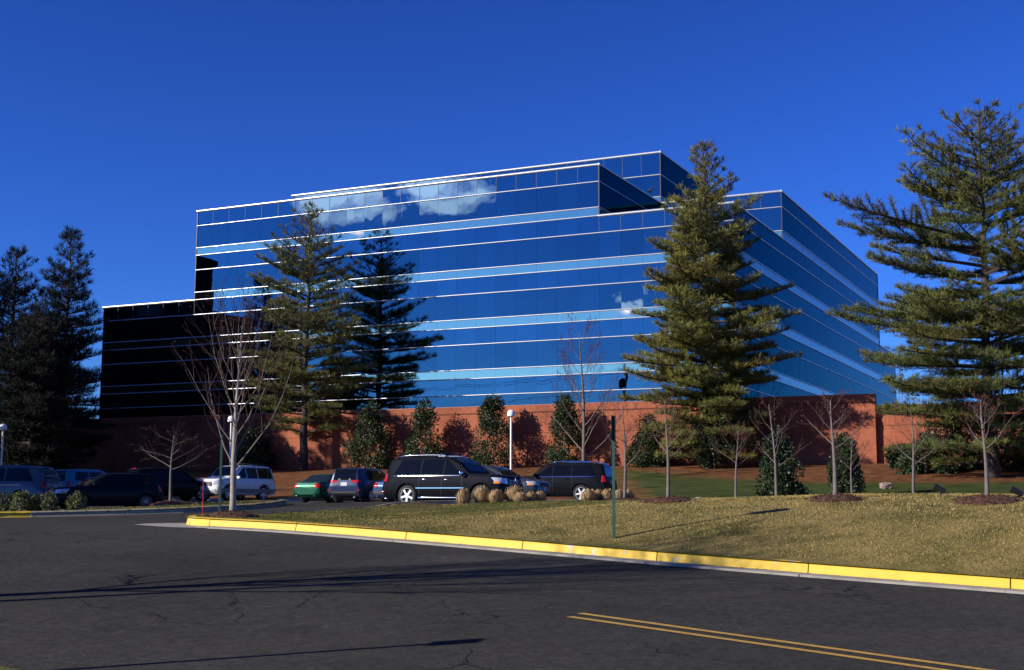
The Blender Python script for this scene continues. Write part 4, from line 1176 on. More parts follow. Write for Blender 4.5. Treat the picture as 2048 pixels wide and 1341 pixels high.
def end_s(sp, y, z, rear, cap=.30):
    """distance from the nose at which the shell is met at this offset and height"""
    L = sp['L']
    for k in range(0, int(cap / .01)):
        d = k * .01
        s = L - d if rear else d
        if interp(s, sp['sill']) <= z <= top_z(sp, s, y) and abs(y) <= side_y(sp, s, z): return s
    return L - cap if rear else cap
def make_car(name, sp, loc, heading, label, group='cars in the car park', cat='car', z=None, pitch=0.0):
    """sp: s runs from the nose (0) to the tail (L); local +x is forward"""
    L = sp['L']; X = lambda s: L / 2 - s
    if z is None: z = z_pave(loc[0], loc[1])
    t = tag(empty(name, (loc[0], loc[1], z), atan2(heading[1], heading[0])), label, cat, group)
    t.rotation_euler = (0, pitch, atan2(heading[1], heading[0]))
    pm = sp['paint']
    # shell
    st = sorted(set([0, .02, .06, .12, .2] + [L * k / 44 for k in range(1, 44)] + [L - .2, L - .12, L - .06, L - .02, L] + [a for a, _ in sp['top'] if 0 <= a <= L]))
    mb = MB(); n = None
    for s in st:
        P = body_section(sp, s); ring = [(X(s), y, zz) for y, zz in P] + [(X(s), -y, zz) for y, zz in reversed(P[1:-1])]
        n = len(ring); mb.v += ring
    for i in range(len(st) - 1):
        for k in range(n): mb.f.append((i * n + k, i * n + (k + 1) % n, (i + 1) * n + (k + 1) % n, (i + 1) * n + k))
    mb.f.append(tuple(range(n))); mb.f.append(tuple(reversed([(len(st) - 1) * n + k for k in range(n)])))
    me = mb.mesh('body'); bm = bmesh.new(); bm.from_mesh(me); bmesh.ops.recalc_face_normals(bm, faces=bm.faces); bm.to_mesh(me); bm.free()
    me.materials.append(pm)
    body = link_mesh('body', me, None, t)
    axles = (sp['fo'], sp['fo'] + sp['wb']); wr = sp['wr']
    cut_ = MB()
    for s in axles:
        for sd in (1, -1):
            cut_.lathe([(wr * 1.13, 0), (wr * 1.13, .34)], 40, M=Matrix.Translation((X(s), sd * (sp['W'] / 2 + .06) - (.34 if sd > 0 else 0), wr * 1.02)), axis='Y')
    cme = cut_.mesh('cutter'); bm = bmesh.new(); bm.from_mesh(cme); bmesh.ops.recalc_face_normals(bm, faces=bm.faces); bm.to_mesh(cme); bm.free()
    co = bpy.data.objects.new('cutter', cme); COL.objects.link(co); co.parent = t
    md = body.modifiers.new('arches', 'BOOLEAN'); md.operation = 'DIFFERENCE'; md.object = co; md.solver = 'EXACT'
    bpy.context.view_layer.update()
    dg = bpy.context.evaluated_depsgraph_get()
    nm = bpy.data.meshes.new_from_object(body.evaluated_get(dg))
    body.modifiers.clear(); body.data = nm; bpy.data.objects.remove(co, do_unlink=True)
    if len(nm.polygons) < 50: body.data = me; nm = me
    nm.polygons.foreach_set('use_smooth', [True] * len(nm.polygons)); nm.set_sharp_from_angle(angle=radians(32))
    # wheels
    wm = sp.get('_wheel')
    for s in axles:
        for sd in (1, -1):
            w = empty('wheel'); w.parent = t; w.location = (X(s), sd * (sp['W'] / 2 - .02 - sp['ww'] / 2), wr); w.rotation_euler = (0, sp.get('spin', .3) + s, 0)
            tw = sp['ww']
            if not wm:
                a = MB(); a.lathe([(wr * .66, -tw / 2 + .01), (wr * .86, -tw / 2), (wr * .965, -tw / 2 + .025), (wr, -tw / 2 + .06), (wr, tw / 2 - .06), (wr * .965, tw / 2 - .025), (wr * .86, tw / 2), (wr * .66, tw / 2 - .01)], 32, axis='Y')
                a.f = a.f[:-2]
                b_ = MB(); rr = wr * sp.get('rim', .70)
                b_.lathe([(rr, -tw / 2 + .01), (rr * .96, -tw / 2 - .002), (rr * .90, -tw / 2 + .03), (rr * .90, tw / 2 - .03), (rr * .96, tw / 2 + .002), (rr, tw / 2 - .01)], 32, axis='Y')
                b_.f = b_.f[:-2]
                d_ = MB(); ns = sp.get('spokes', 5)
                for k in range(ns):
                    an = 2 * pi * k / ns; Rm = Matrix.Rotation(an, 3, 'Y')
                    for yy in (tw / 2 - .03, -tw / 2 + .03):
                        d_.box(Rm @ Vector((rr * .52, 0, 0)) + Vector((0, yy, 0)), (rr * .86, .022, rr * (1.05 / ns if ns > 6 else .26)), M=Rm)
                for yy in (1, -1): d_.lathe([(rr * .24, yy * (tw / 2 - .045)), (rr * .22, yy * (tw / 2 - .012)), (.005, yy * (tw / 2 - .008))], 16, axis='Y')
                h_ = MB(); h_.lathe([(rr * .9, -.03), (rr * .9, .03)], 24, axis='Y')
                wm = (a.mesh('tyre', True, 40), b_.mesh('rim', True, 40), d_.mesh('spokes'), h_.mesh('brake_disc'))
                for m_, x_ in zip((M_TYRE, sp['rimmat'], sp['rimmat'], M_PLASTIC), wm): x_.materials.append(m_)
            for nm_, x_ in zip(('tyre', 'rim', 'spokes', 'brake_disc'), wm): link_mesh(nm_, x_, None, w)
    # side windows
    gm = sp.get('glass', M_GLASSCAR)
    def patch(poly, name, m, off=.007, sides=(1, -1)):
        for sd in sides:
            dense = []
            for (a, za), (b, zb_) in zip(poly, poly[1:] + poly[:1]):
                k_ = max(1, int(hypot(b - a, zb_ - za) / .12))
                for k in range(k_): dense.append((lerp(a, b, k / k_), lerp(za, zb_, k / k_)))
            q = MB(); o_ = [(X(s), sd * (side_y(sp, s, zz) + off), zz) for s, zz in dense]; i_2 = [(X(s), sd * (side_y(sp, s, zz) - .02), zz) for s, zz in dense]
            nn = len(o_); q.add(o_ + i_2, [tuple(range(nn)) if sd > 0 else tuple(reversed(range(nn)))] + [(k, nn + k, nn + (k + 1) % nn, (k + 1) % nn) for k in range(nn)])
            me2 = q.mesh(name); bm2 = bmesh.new(); bm2.from_mesh(me2); bmesh.ops.triangulate(bm2, faces=[f for f in bm2.faces if len(f.verts) > 4]); bmesh.ops.recalc_face_normals(bm2, faces=bm2.faces); bm2.to_mesh(me2); bm2.free()
            link_mesh(name, me2, m, t)
    for poly in sp['windows']: patch(poly, 'side_window', gm)
    # windscreens
    def screen(s0, s1, f0, f1, name):
        q = MB(); R, Cc = 8, 10; vs = []
        for i in range(R + 1):
            u = i / R; s = lerp(s0, s1, u)
            P = body_section(sp, s); ye = P[12][0] * lerp(f0, f1, u)
            for k in range(Cc + 1):
                y = lerp(-ye, ye, k / Cc); vs.append((X(s) + (.006 if s0 < L / 2 else -.006), y, top_z(sp, s, y) + .008))
        q.add(vs, [(i * (Cc + 1) + k, i * (Cc + 1) + k + 1, (i + 1) * (Cc + 1) + k + 1, (i + 1) * (Cc + 1) + k) for i in range(R) for k in range(Cc)])
        me2 = q.mesh(name, True); bm2 = bmesh.new(); bm2.from_mesh(me2); bmesh.ops.recalc_face_normals(bm2, faces=bm2.faces)
        if sum(f.normal.z for f in bm2.faces) < 0: bmesh.ops.reverse_faces(bm2, faces=bm2.faces)
        bm2.to_mesh(me2); bm2.free()
        link_mesh(name, me2, gm, t)
    screen(*sp['wind'], .94, .92, 'windscreen')
    screen(*sp['rear'], .92, .90, 'rear_window')
    def lump(name, s, y, zz, size, m, e=.4, both=True, rot=None):
        for sd in ((1, -1) if both and y else (1,)):
            q = MB(); Rm = None
            if rot: Rm = Matrix.Rotation(rot * sd, 3, 'Z')
            q.lump((X(s), sd * y, zz), size, e, Rm); q.build(name, m, t, smooth=True, angle=50)
    def face(name, rear, y0, y1, z0, z1, m, both=True, off=.010, ny=7, nz=4, slant=0.0, cap=.30):
        for sd in ((1, -1) if both else (1,)):
            q = MB(); o_ = []; i2 = []
            for i in range(nz + 1):
                for k in range(ny + 1):
                    y = lerp(y0, y1, k / ny); zz = lerp(z0, z1, i / nz) + slant * (k / ny)
                    s = end_s(sp, y, zz, rear, cap); sg = -1 if rear else 1; y = math.copysign(min(abs(y), side_y(sp, s, zz)), y)
                    o_.append((X(s) + sg * off, sd * (y + (off * .6 if both else 0)), zz)); i2.append((X(s) - sg * .03, sd * y, zz))
            w_ = ny + 1; nn = len(o_)
            fs = [(i * w_ + k, i * w_ + k + 1, (i + 1) * w_ + k + 1, (i + 1) * w_ + k) for i in range(nz) for k in range(ny)]
            rim = [k for k in range(w_)] + [i * w_ + ny for i in range(1, nz + 1)] + [nz * w_ + k for k in range(ny - 1, -1, -1)] + [i * w_ for i in range(nz - 1, 0, -1)]
            fs += [(rim[k], nn + rim[k], nn + rim[(k + 1) % len(rim)], rim[(k + 1) % len(rim)]) for k in range(len(rim))]
            q.add(o_ + i2, fs); me2 = q.mesh(name, True, 45); bm2 = bmesh.new(); bm2.from_mesh(me2)
            bmesh.ops.delete(bm2, geom=[v for v in bm2.verts if not v.link_faces], context='VERTS'); bmesh.ops.recalc_face_normals(bm2, faces=bm2.faces); bm2.to_mesh(me2); bm2.free()
            link_mesh(name, me2, m, t)
    for f_ in sp.get('faces', ()): face(*f_[:7], **(f_[7] if len(f_) > 7 else {}))
    H = sp['parts']
    for p in H: lump(*p[:6], **(p[6] if len(p) > 6 else {}))
    # door seams and handles, mirrors
    for s in sp.get('seams', ()):
        za = interp(s, sp['sill']) + .18; zb_ = min(interp(s, sp['belt']), interp(s, sp['top']) - .05) - .01
        patch([(s - .004, za), (s + .004, za), (s + .004, zb_), (s - .004, zb_)], 'door_seam', M_PLASTIC, .0025)
    for s, zz in sp.get('handles', ()):
        lump('door_handle', s, side_y(sp, s, zz) + .012, zz, (.20, .04, .035), sp.get('handlemat', pm), .6)
    ms, mz = sp['mirror']
    lump('mirror', ms, side_y(sp, ms, mz) + .13, mz, (.13, .24, .16), sp.get('mirrormat', pm), .6)
    for a, b_, zz, hh, m_ in sp.get('strips', ()):
        patch([(a, zz - hh / 2), (b_, zz - hh / 2), (b_, zz + hh / 2), (a, zz + hh / 2)], 'side_moulding', m_, .014)
    for a, b_, yy, zz, rr, m_ in sp.get('rails', ()):
        for sd in (1, -1):
            q = MB(); pts = []
            for k in range(11):
                u = k / 10; s = lerp(a, b_, u); lift = zz * min(1, min(u, 1 - u) * 8) ** .6
                y_ = body_section(sp, s)[12][0] - .02
                pts.append((X(s), sd * y_, top_z(sp, s, y_) + .005 + lift))
            q.tube(pts, rr, 6); q.build('roof_rail', m_, t, smooth=True)
    for s in sp.get('bars', ()):
        q = MB(); y_ = body_section(sp, s)[12][0]; q.tube([(X(s), -y_, top_z(sp, s, 0) + .09), (X(s), y_, top_z(sp, s, 0) + .09)], .022, 8); q.build('roof_bar', M_PLASTIC, t, smooth=True)
    if sp.get('arch'):
        for s in axles:
            for sd in (1, -1):
                q = MB(); pts = []
                for k in range(19):
                    a = lerp(-.12, pi + .12, k / 18); sx = s - cos(a) * wr * 1.15; zz = wr * 1.02 + sin(a) * wr * 1.15
                    sx = min(max(sx, .03), L - .03)
                    pts.append((X(sx), sd * (side_y(sp, sx, max(zz, interp(sx, sp['sill']) + .13)) + .004), zz))
                q.tube(pts, .028, 6); q.build('arch_trim', sp['arch'], t, smooth=True)
    return t

def suv(L, W, H, paint, **k):
    """tall two-box car"""
    d = dict(L=L, W=W, paint=paint, tumble=.26, wb=L * .605, fo=L * .185, wr=.38, ww=.26, rimmat=M_RIM, spokes=5)
    hz = k.pop('hood', H * .60); cowl = k.pop('cowl', .275); scr = k.pop('scr', .44); tail = k.pop('tail', .955)
    d['top'] = [(0, hz * .86), (.05, hz * .94), (.18, hz * .975), (L * .15, hz * 1.0), (L * cowl, hz * 1.045), (L * (cowl + scr) / 2, lerp(hz * 1.045, H, .60)), (L * scr, H * .965), (L * (scr + .06), H * .992), (L * .62, H), (L * .80, H * .995), (L * (tail - .045), H * .975), (L * (tail - .01), H * .945), (L * (tail + .008), H * .86), (L * (tail + .028), H * .66), (L * .99, H * .60), (L, H * .50)]
    bz = k.pop('beltz', H * .615)
    d['belt'] = [(0, hz * .60), (.1, hz * .78), (.4, hz * .90), (L * cowl, bz * .97), (L * .5, bz), (L * .85, bz * 1.03), (L, bz * .70)]
    gc = k.pop('gc', .24)
    d['sill'] = [(0, gc + .14), (.12, gc + .04), (.5, gc), (L - .6, gc), (L - .12, gc + .08), (L, gc + .20)]
    d['plan'] = [(0, W * .36), (.05, W * .42), (.15, W * .462), (.4, W * .488), (.9, W * .498), (L * .5, W * .5), (L * .8, W * .497), (L - .35, W * .48), (L - .08, W * .455), (L, W * .42)]
    d['wind'] = (L * (cowl + .012), L * (scr - .004)); d['rear'] = (L * (tail - .01), L * .985)
    d['mirror'] = (L * (cowl + .045), bz * 1.02 + .05)
    d.update(k)
    return d
def win_row(L, bz, H, s0, splits, s1, rake=.34, tailrake=.18, top=None):
    """side glass between belt and roof, cut into panes"""
    zt = top or H - .13; z0 = bz + .03; out = []
    edges = [s0] + splits + [s1]
    for i, (a, b) in enumerate(zip(edges, edges[1:])):
        a_, b_ = a + (.03 if i else 0), b - (.03 if i < len(edges) - 2 else 0)
        ta = a_ + (rake if i == 0 else .0); tb = b_ - (tailrake if i == len(edges) - 2 else .0)
        if i == 0: out.append([(a_, z0), (b_, z0), (tb, zt), (ta + .30, zt), (ta, lerp(z0, zt, .58))])
        else: out.append([(a_, z0), (b_, z0), (tb, zt), (ta, zt)])
    return out

HA = (-U_A.x, -U_A.y); HB = (U_B.x, U_B.y)
def std_parts(L, W, H, hz, suvtail=True, plate_front=True, grille=M_PLASTIC):
    return [('exhaust', L - .03, W * .30, .30, (.16, .09, .07), M_CHROME, dict(e=.6))]
def std_faces(L, W, H, hz, tail='tall', plate_z=None, grille=M_PLASTIC):
    F = [('headlight', False, W * .27, W * .47, hz * .70, hz * .87, M_HEAD, dict(slant=.03, cap=.42)),
         ('indicator', False, W * .44, W * .475, hz * .71, hz * .78, M_AMBER, dict(off=.016, cap=.34)),
         ('grille', False, -W * .24, W * .24, hz * .64, hz * .85, grille, dict(both=False)),
         ('lower_grille', False, -W * .36, W * .36, hz * .34, hz * .46, M_PLASTIC, dict(both=False, off=.006)),
         ('number_plate', False, -.16, .16, hz * .46, hz * .46 + .16, M_PLATE, dict(both=False, off=.02)),
         ('bumper', True, -W * .44, W * .44, .36, .54, M_PLASTIC, dict(both=False, off=.012, ny=14))]
    pz = plate_z or H * .50
    F.append(('number_plate', True, -.16, .16, pz - .08, pz + .08, M_PLATE, dict(both=False, off=.02)))
    if tail == 'tall': F.append(('tail_light', True, W * .37, W * .478, H * .50, H * .66, M_RED, dict(cap=.20)))
    if tail == 'wide': F.append(('tail_light', True, W * .20, W * .475, H * .575, H * .645, M_RED, dict(ny=10, cap=.22)))
    if tail == 'block': F.append(('tail_light', True, W * .28, W * .475, H * .50, H * .64, M_RED, dict(ny=10, cap=.2)))
    return F

# large black car in front
L, W, H = 5.09, 1.92, 1.85
P_BLACK = paint_mat('black_paint', (.003, .0035, .006), .2)
sp = suv(L, W, H, P_BLACK, hood=1.17, beltz=1.12, wb=3.075, fo=.87, wr=.40, cowl=.27, scr=.425)
sp['windows'] = win_row(L, 1.13, H, L * .315, [L * .475, L * .665], L * .90, .42, .34)
sp['parts'] = std_parts(L, W, H, 1.17); sp['faces'] = std_faces(L, W, H, 1.17)
sp['parts'] += [('grille_bar', .004, 0, .79 + .075 * k, (.05, .74, .02), M_CHROME, dict(e=.4)) for k in range(3)]
sp['parts'] += [('step_board', L * .49, W * .47, .33, (2.0, .16, .06), M_CHROME, dict(e=.3)),
                ('side_marker', L - .10, W * .462, .55, (.14, .05, .05), M_RED, dict(e=.4))]
sp.update(seams=(L * .32, L * .485, L * .672), handles=((L * .445, .98), (L * .625, .99)), handlemat=M_CHROME, mirrormat=M_CHROME, strips=((L * .30, L * .70, .68, .035, M_CHROME), (L * .29, L * .90, 1.125, .022, M_CHROME)),
          rails=((L * .45, L * .90, 0, .05, .022, M_CHROME),), bars=(L * .52, L * .74), arch=P_BLACK, spin=.2)
pc = at(905, 1010, 48.0)
big = make_car('large_suv', sp, (pc.x, pc.y), (.885, -.465), 'large black car with chrome roof rails and bright five-spoke wheels', z=2.70)
# round star emblem on its grille
q = MB(); cx_ = L / 2 + .045
for k in range(24):
    a, b_ = 2 * pi * k / 24, 2 * pi * (k + 1) / 24
    q.tube([(cx_, .115 * cos(a), .93 + .115 * sin(a)), (cx_, .115 * cos(b_), .93 + .115 * sin(b_))], .011, 5)
for k in range(3):
    a = pi / 2 + 2 * pi * k / 3; q.tube([(cx_, 0, .93), (cx_, .112 * cos(a), .93 + .112 * sin(a))], [.018, .006], 5)
q.build('emblem', M_CHROME, big)

# black wagon with roof rails, nose to the left
L, W, H = 4.75, 1.86, 1.72
P_GREYB = paint_mat('graphite_paint', (.005, .0055, .008), .4)
sp = suv(L, W, H, P_GREYB, hood=1.10, beltz=1.09, wb=2.78, fo=.86, wr=.375, spokes=5, cowl=.285, scr=.43, glass=M_GLASSCAR)
sp['windows'] = win_row(L, 1.10, H, L * .32, [L * .49, L * .675], L * .90, .40, .22)
sp['parts'] = std_parts(L, W, H, 1.10); sp['faces'] = std_faces(L, W, H, 1.10)
sp.update(seams=(L * .325, L * .495, L * .68), handles=((L * .46, .98), (L * .64, .99)), strips=((L * .30, L * .70, .62, .04, M_CHROME), (L * .30, L * .90, 1.095, .018, M_CHROME)), rails=((L * .46, L * .93, 0, .06, .024, M_CHROME),))
pc = at(1120, 1003, 57.5); make_car('suv', sp, (pc.x, pc.y), (-.93, .37), 'black wagon with silver roof rails parked nose to the left')

# white off-roader
L, W, H = 4.55, 1.88, 1.86
P_WHITE = paint_mat('white_car_paint', (.66, .66, .64), .05)
M_TAUPE = mat('taupe_cladding', (.22, .20, .17), .5)
sp = suv(L, W, H, P_WHITE, hood=1.16, beltz=1.12, wb=2.66, fo=.76, wr=.40, spokes=6, cowl=.255, scr=.375, tail=.965, gc=.30)
sp['windows'] = win_row(L, 1.14, H, L * .295, [L * .47, L * .66], L * .945, .34, .06)
sp['parts'] = std_parts(L, W, H, 1.16); sp['faces'] = std_faces(L, W, H, 1.16) + [('skid_plate', False, -W * .40, W * .40, .40, .52, M_TAUPE, dict(both=False, off=.012, ny=12)), ('fog_light', False, .48, .66, .48, .60, M_HEAD, dict(off=.02))]
sp['parts'] += [('grille_bar', .0, 0, .78 + .07 * k, (.05, .62, .022), M_CHROME, dict(e=.4)) for k in range(3)]
sp.update(seams=(L * .30, L * .475, L * .665), handles=((L * .44, 1.0), (L * .62, 1.0)), arch=M_TAUPE, strips=((L * .02, L * .97, .52, .22, M_TAUPE),), rails=((L * .42, L * .92, 0, .09, .02, M_PLASTIC),), bars=(L * .5, L * .6, L * .7, L * .8))
pc = at(471, 1002, 68.5); wo = make_car('off_roader', sp, (pc.x, pc.y), (-.50, -.866), 'white off-roader with taupe cladding and roof rack, facing out')
q = MB(); cx_ = L / 2 + .03
for k in range(3):
    a = pi / 2 + 2 * pi * k / 3; u_, v_ = cos(a), sin(a); c_, d_ = -v_, u_
    q.add([(cx_, 0, .90), (cx_, .055 * u_ + .03 * c_, .90 + .055 * v_ + .03 * d_), (cx_, .11 * u_, .90 + .11 * v_), (cx_, .055 * u_ - .03 * c_, .90 + .055 * v_ - .03 * d_)], [(0, 1, 2, 3)])
q.build('emblem', M_CHROME, wo)

# dark blue crossover, tail towards us
L, W, H = 4.65, 1.87, 1.65
P_NAVY = paint_mat('navy_paint', (.010, .022, .065), .15)
sp = suv(L, W, H, P_NAVY, hood=1.02, beltz=1.02, wb=2.65, fo=.92, wr=.36, spokes=10, cowl=.27, scr=.44)
sp['windows'] = win_row(L, 1.04, H, L * .32, [L * .49, L * .68], L * .90, .44, .30)
sp['parts'] = std_parts(L, W, H, 1.02)
sp['faces'] = std_faces(L, W, H, 1.02, 'wide', .88) + [('reflector', True, W * .33, W * .44, .585, .62, M_RED, dict(off=.016)), ('sticker', True, .20, .31, 1.07, 1.13, M_PLATE, dict(off=.012)), ('trim_blade', True, -.2, .2, .985, 1.01, M_CHROME, dict(both=False, off=.016))]
sp.update(seams=(L * .32, L * .495, L * .685), handles=((L * .455, .93), (L * .64, .94)))
pc = at(731, 1006, 62.0); make_car('crossover', sp, (pc.x, pc.y), (.33, .944), 'dark blue crossover with two oval tailgate stickers')

def sedan(L, W, H, paint, **k):
    d = suv(L, W, H, paint, **{a: b for a, b in k.items() if a in ('wb', 'fo', 'wr', 'spokes', 'glass', 'gc', 'rimmat')})
    hz = k.get('hood', .86); bz = k.get('beltz', .92); cowl, scr, rf, dk = k.get('prof', (.30, .44, .70, .845)); th = k.get('deck', 1.0)
    d['top'] = [(0, hz * .74), (.06, hz * .85), (.25, hz * .93), (L * .15, hz * .98), (L * cowl, hz * 1.09), (L * (cowl + scr) / 2, lerp(hz * 1.09, H, .62)), (L * scr, H * .965), (L * (scr + .06), H * .995), (L * (scr + rf) / 2, H), (L * rf, H * .965), (L * (rf + dk) / 2, lerp(H * .965, th, .52)), (L * dk, th), (L * .95, th * .985), (L * .985, th * .93), (L, th * .78)]
    d['belt'] = [(0, hz * .58), (.1, hz * .74), (.4, hz * .86), (L * cowl, bz * .97), (L * .6, bz), (L * dk, bz * 1.0), (L * .96, bz * .94), (L, bz * .72)]
    d['tumble'] = .38
    d['wind'] = (L * (cowl + .012), L * (scr - .004)); d['rear'] = (L * (rf + .008), L * (dk - .006)); d['mirror'] = (L * (cowl + .045), bz + .07)
    gc = .19; d['sill'] = [(0, gc + .10), (.12, gc + .02), (.5, gc), (L - .6, gc), (L - .12, gc + .06), (L, gc + .18)]
    return d
# green saloon
L, W, H = 4.35, 1.70, 1.40
P_GRN = paint_mat('green_paint', (.006, .085, .042), .4)
sp = sedan(L, W, H, P_GRN, wb=2.5, fo=.85, wr=.30, spokes=7, rimmat=M_RIMD, glass=M_GLASSLT, deck=1.0)
sp['windows'] = win_row(L, .93, H, L * .335, [L * .53], L * .80, .42, .34, top=H - .11)
sp['parts'] = std_parts(L, W, H, .86, False)
sp['faces'] = [f for f in std_faces(L, W, H, .86, 'block', .52) if f[0] != 'bumper'] + [('chrome_strip', True, -.25, .25, .905, .925, M_CHROME, dict(both=False, off=.016)), ('bumper', True, -W * .45, W * .45, .38, .64, P_GRN, dict(both=False, off=.035, ny=14))]
sp.update(seams=(L * .33, L * .535, L * .70), handles=((L * .50, .80), (L * .67, .81)))
pc = at(662, 1003, 64.5); make_car('saloon_car', sp, (pc.x, pc.y), (.44, .90), 'green saloon with red tail lights beside the dark blue crossover')
# silver-blue saloon nose peeping out behind the big black car
L, W, H = 4.6, 1.76, 1.42
P_SLATE = paint_mat('slate_paint', (.032, .04, .055), .3)
sp = sedan(L, W, H, P_SLATE, wb=2.68, fo=.92, wr=.32, spokes=7, glass=M_GLASSLT)
sp['windows'] = win_row(L, .93, H, L * .335, [L * .53], L * .80, .42, .34, top=H - .11)
sp['parts'] = std_parts(L, W, H, .86, False); sp['faces'] = std_faces(L, W, H, .86, 'block', .55); sp.update(seams=(L * .33, L * .535), handles=())
pc = at(985, 1003, 52.5); make_car('saloon_car', sp, (pc.x, pc.y), (.90, -.435), 'slate-blue saloon whose nose shows past the large black car')
# blue car behind it, only its tail corner in view
P_BLUE = paint_mat('mid_blue_paint', (.03, .07, .16), .5)
sp2 = dict(sp); sp2['paint'] = P_BLUE; sp2['parts'] = [(p if p[0] != 'bumper' else p) for p in sp['parts']]
pc = at(826, 1003, 60.5); make_car('saloon_car', sp2, (pc.x, pc.y), (.44, .90), 'blue saloon almost hidden behind the large black car')

# shaded hatchback
L, W, H = 4.20, 1.78, 1.47
P_INK = paint_mat('ink_paint', (.006, .008, .013), .3)
sp = suv(L, W, H, P_INK, hood=.90, beltz=.92, wb=2.58, fo=.88, wr=.32, spokes=12, rimmat=M_RIMD, cowl=.28, scr=.45, tail=.95, gc=.17)
sp['tumble'] = .34
sp['windows'] = win_row(L, .94, H, L * .33, [L * .55, L * .74], L * .90, .46, .22)
sp['parts'] = std_parts(L, W, H, .90); sp['faces'] = std_faces(L, W, H, .90)
sp['parts'] += [('grille_bar', -.012, 0, .70, (.04, 1.0, .016), mat('red_strip', (.35, .01, .01), .4), dict(e=.4)), ('lower_grille_bar', -.035, 0, .555, (.05, 1.1, .035), M_CHROME, dict(e=.4)), ('lower_grille_bar', -.03, 0, .30, (.05, 1.2, .03), M_CHROME, dict(e=.4))]
sp.update(seams=(L * .33, L * .56), handles=((L * .53, .84),))
pc = at(208, 1022, 51.5); hb = make_car('hatchback', sp, (pc.x, pc.y), (-.80, -.60), 'shaded black hatchback with round badge, facing the road')
q = MB(); q.lathe([(.085, .02), (.085, .035), (.07, .042), (.001, .045)], 20, M=Matrix.Translation((L / 2, 0, .70)) @ Matrix.Rotation(radians(90), 4, 'Y')); q.build('emblem', M_CHROME, hb, smooth=True)
# blue-grey people carrier
L, W, H = 4.9, 1.95, 1.74
P_STEEL = paint_mat('steel_blue_paint', (.06, .075, .10), .3)
sp = suv(L, W, H, P_STEEL, hood=1.0, beltz=1.05, wb=2.95, fo=.95, wr=.36, spokes=8, rimmat=M_RIMD, cowl=.24, scr=.40, tail=.94, gc=.2)
sp['windows'] = win_row(L, 1.07, H, L * .29, [L * .46, L * .66], L * .90, .46, .30)
sp['parts'] = std_parts(L, W, H, 1.0); sp['faces'] = std_faces(L, W, H, 1.0); sp.update(seams=(L * .29, L * .465, L * .67), handles=((L * .43, .96), (L * .50, .96)))
pc = at(-10, 1014, 52.0); make_car('people_carrier', sp, (pc.x, pc.y), (-.995, .10), 'steel-blue people carrier cut by the picture edge')
# turquoise car seen over the hatchback
P_TURQ = paint_mat('turquoise_paint', (.012, .16, .24), .2)
L, W, H = 4.2, 1.72, 1.56
sp = suv(L, W, H, P_TURQ, hood=.95, beltz=.98, wb=2.5, fo=.85, wr=.32, spokes=6, rimmat=M_RIMD, gc=.2)
sp['windows'] = win_row(L, 1.0, H, L * .32, [L * .5, L * .68], L * .90, .42, .2)
sp['parts'] = std_parts(L, W, H, .95); sp['faces'] = std_faces(L, W, H, .95); sp.update(seams=(L * .32, L * .5), handles=())
pc = at(176, 1005, 60.5); make_car('hatchback', sp, (pc.x, pc.y), (.44, .90), 'turquoise hatchback with tall red tail lights behind the black hatchback')
# black crossover in the shade
L, W, H = 4.6, 1.85, 1.68
sp = suv(L, W, H, paint_mat('soot_paint', (.007, .006, .006), .2), hood=1.02, beltz=1.02, wb=2.68, fo=.9, wr=.37, spokes=6, cowl=.27, scr=.43)
sp['windows'] = win_row(L, 1.04, H, L * .32, [L * .49, L * .68], L * .90, .44, .28)
sp['parts'] = std_parts(L, W, H, 1.02); sp['faces'] = std_faces(L, W, H, 1.02); sp['parts'] += [('brake_light', L - .30, 0, 1.60, (.1, .5, .05), M_RED, dict(e=.4))]
sp.update(seams=(L * .32, L * .495), handles=((L * .455, .93), (L * .64, .94)))
pc = at(338, 1000, 66.5); make_car('crossover', sp, (pc.x, pc.y), (.72, .69), 'shaded black crossover behind the island tree')
# low concrete wheel stops
M_STOP = mat('wheel_stop', (.42, .40, .36), .85, noise=(5, .5, (.3, .28, .25)))
for px, dep, lab in ((430, 70.5, 'concrete wheel stop under the white off-roader'), (585, 69.5, 'concrete wheel stop between off-roader and green saloon'), (375, 69.0, 'concrete wheel stop before the shaded black crossover')):
    b = ground_at(px, dep); mb = MB(); mb.add([(x, y, zz) for zz, k in ((-.02, 1), (.13, .72)) for x, y in ((-.9, -.09 * k), (.9, -.09 * k), (.9, .09 * k), (-.9, .09 * k))], [(3, 2, 1, 0), (4, 5, 6, 7), (0, 1, 5, 4), (1, 2, 6, 5), (2, 3, 7, 6), (3, 0, 4, 7)])
    o = mb.build('wheel_stop', M_STOP, None, loc=b); o.rotation_euler.z = atan2(HA[1], HA[0]); tag(o, lab, 'wheel stop', 'wheel stops')

# ------------------------------------------------------------------ lamps, signs, markers, floodlights
M_WHITE = mat('white_paint', (.78, .78, .76), .35)
def lamp_post(px, topy, dep, label, seen=True):
    b = ground_at(px, dep); h = height_to(px, topy, dep) - b.z
    t = tag(empty('lamp_post', b), label, 'lamp post', 'white domed lamp posts')
    mb = MB(); mb.lathe([(.055, .0), (.055, h - .32)], 14); mb.build('pole', M_WHITE, t, smooth=True, angle=40)
    mb = MB(); mb.lathe([(.14, 0), (.14, .06), (.07, .1)], 14); mb.build('base', M_WHITE, t, smooth=True, angle=40)
    mb = MB(); mb.lathe([(.06, h - .40), (.21, h - .34), (.215, h - .26), (.20, h - .14), (.155, h - .05), (.08, h - .01), (.01, h)], 20); mb.build('dome', M_WHITE, t, smooth=True, angle=60)
    return t
lamp_post(1022, 820, 69.5, 'white domed lamp post behind the bonnet of the large black car')
lamp_post(461, 832, 74.0, 'white domed lamp post behind the white off-roader')
lamp_post(4, 848, 74.0, 'white lamp post at the very edge of the car park')
M_GREEN = mat('green_post', (.035, .085, .06), .5, metal=.2)
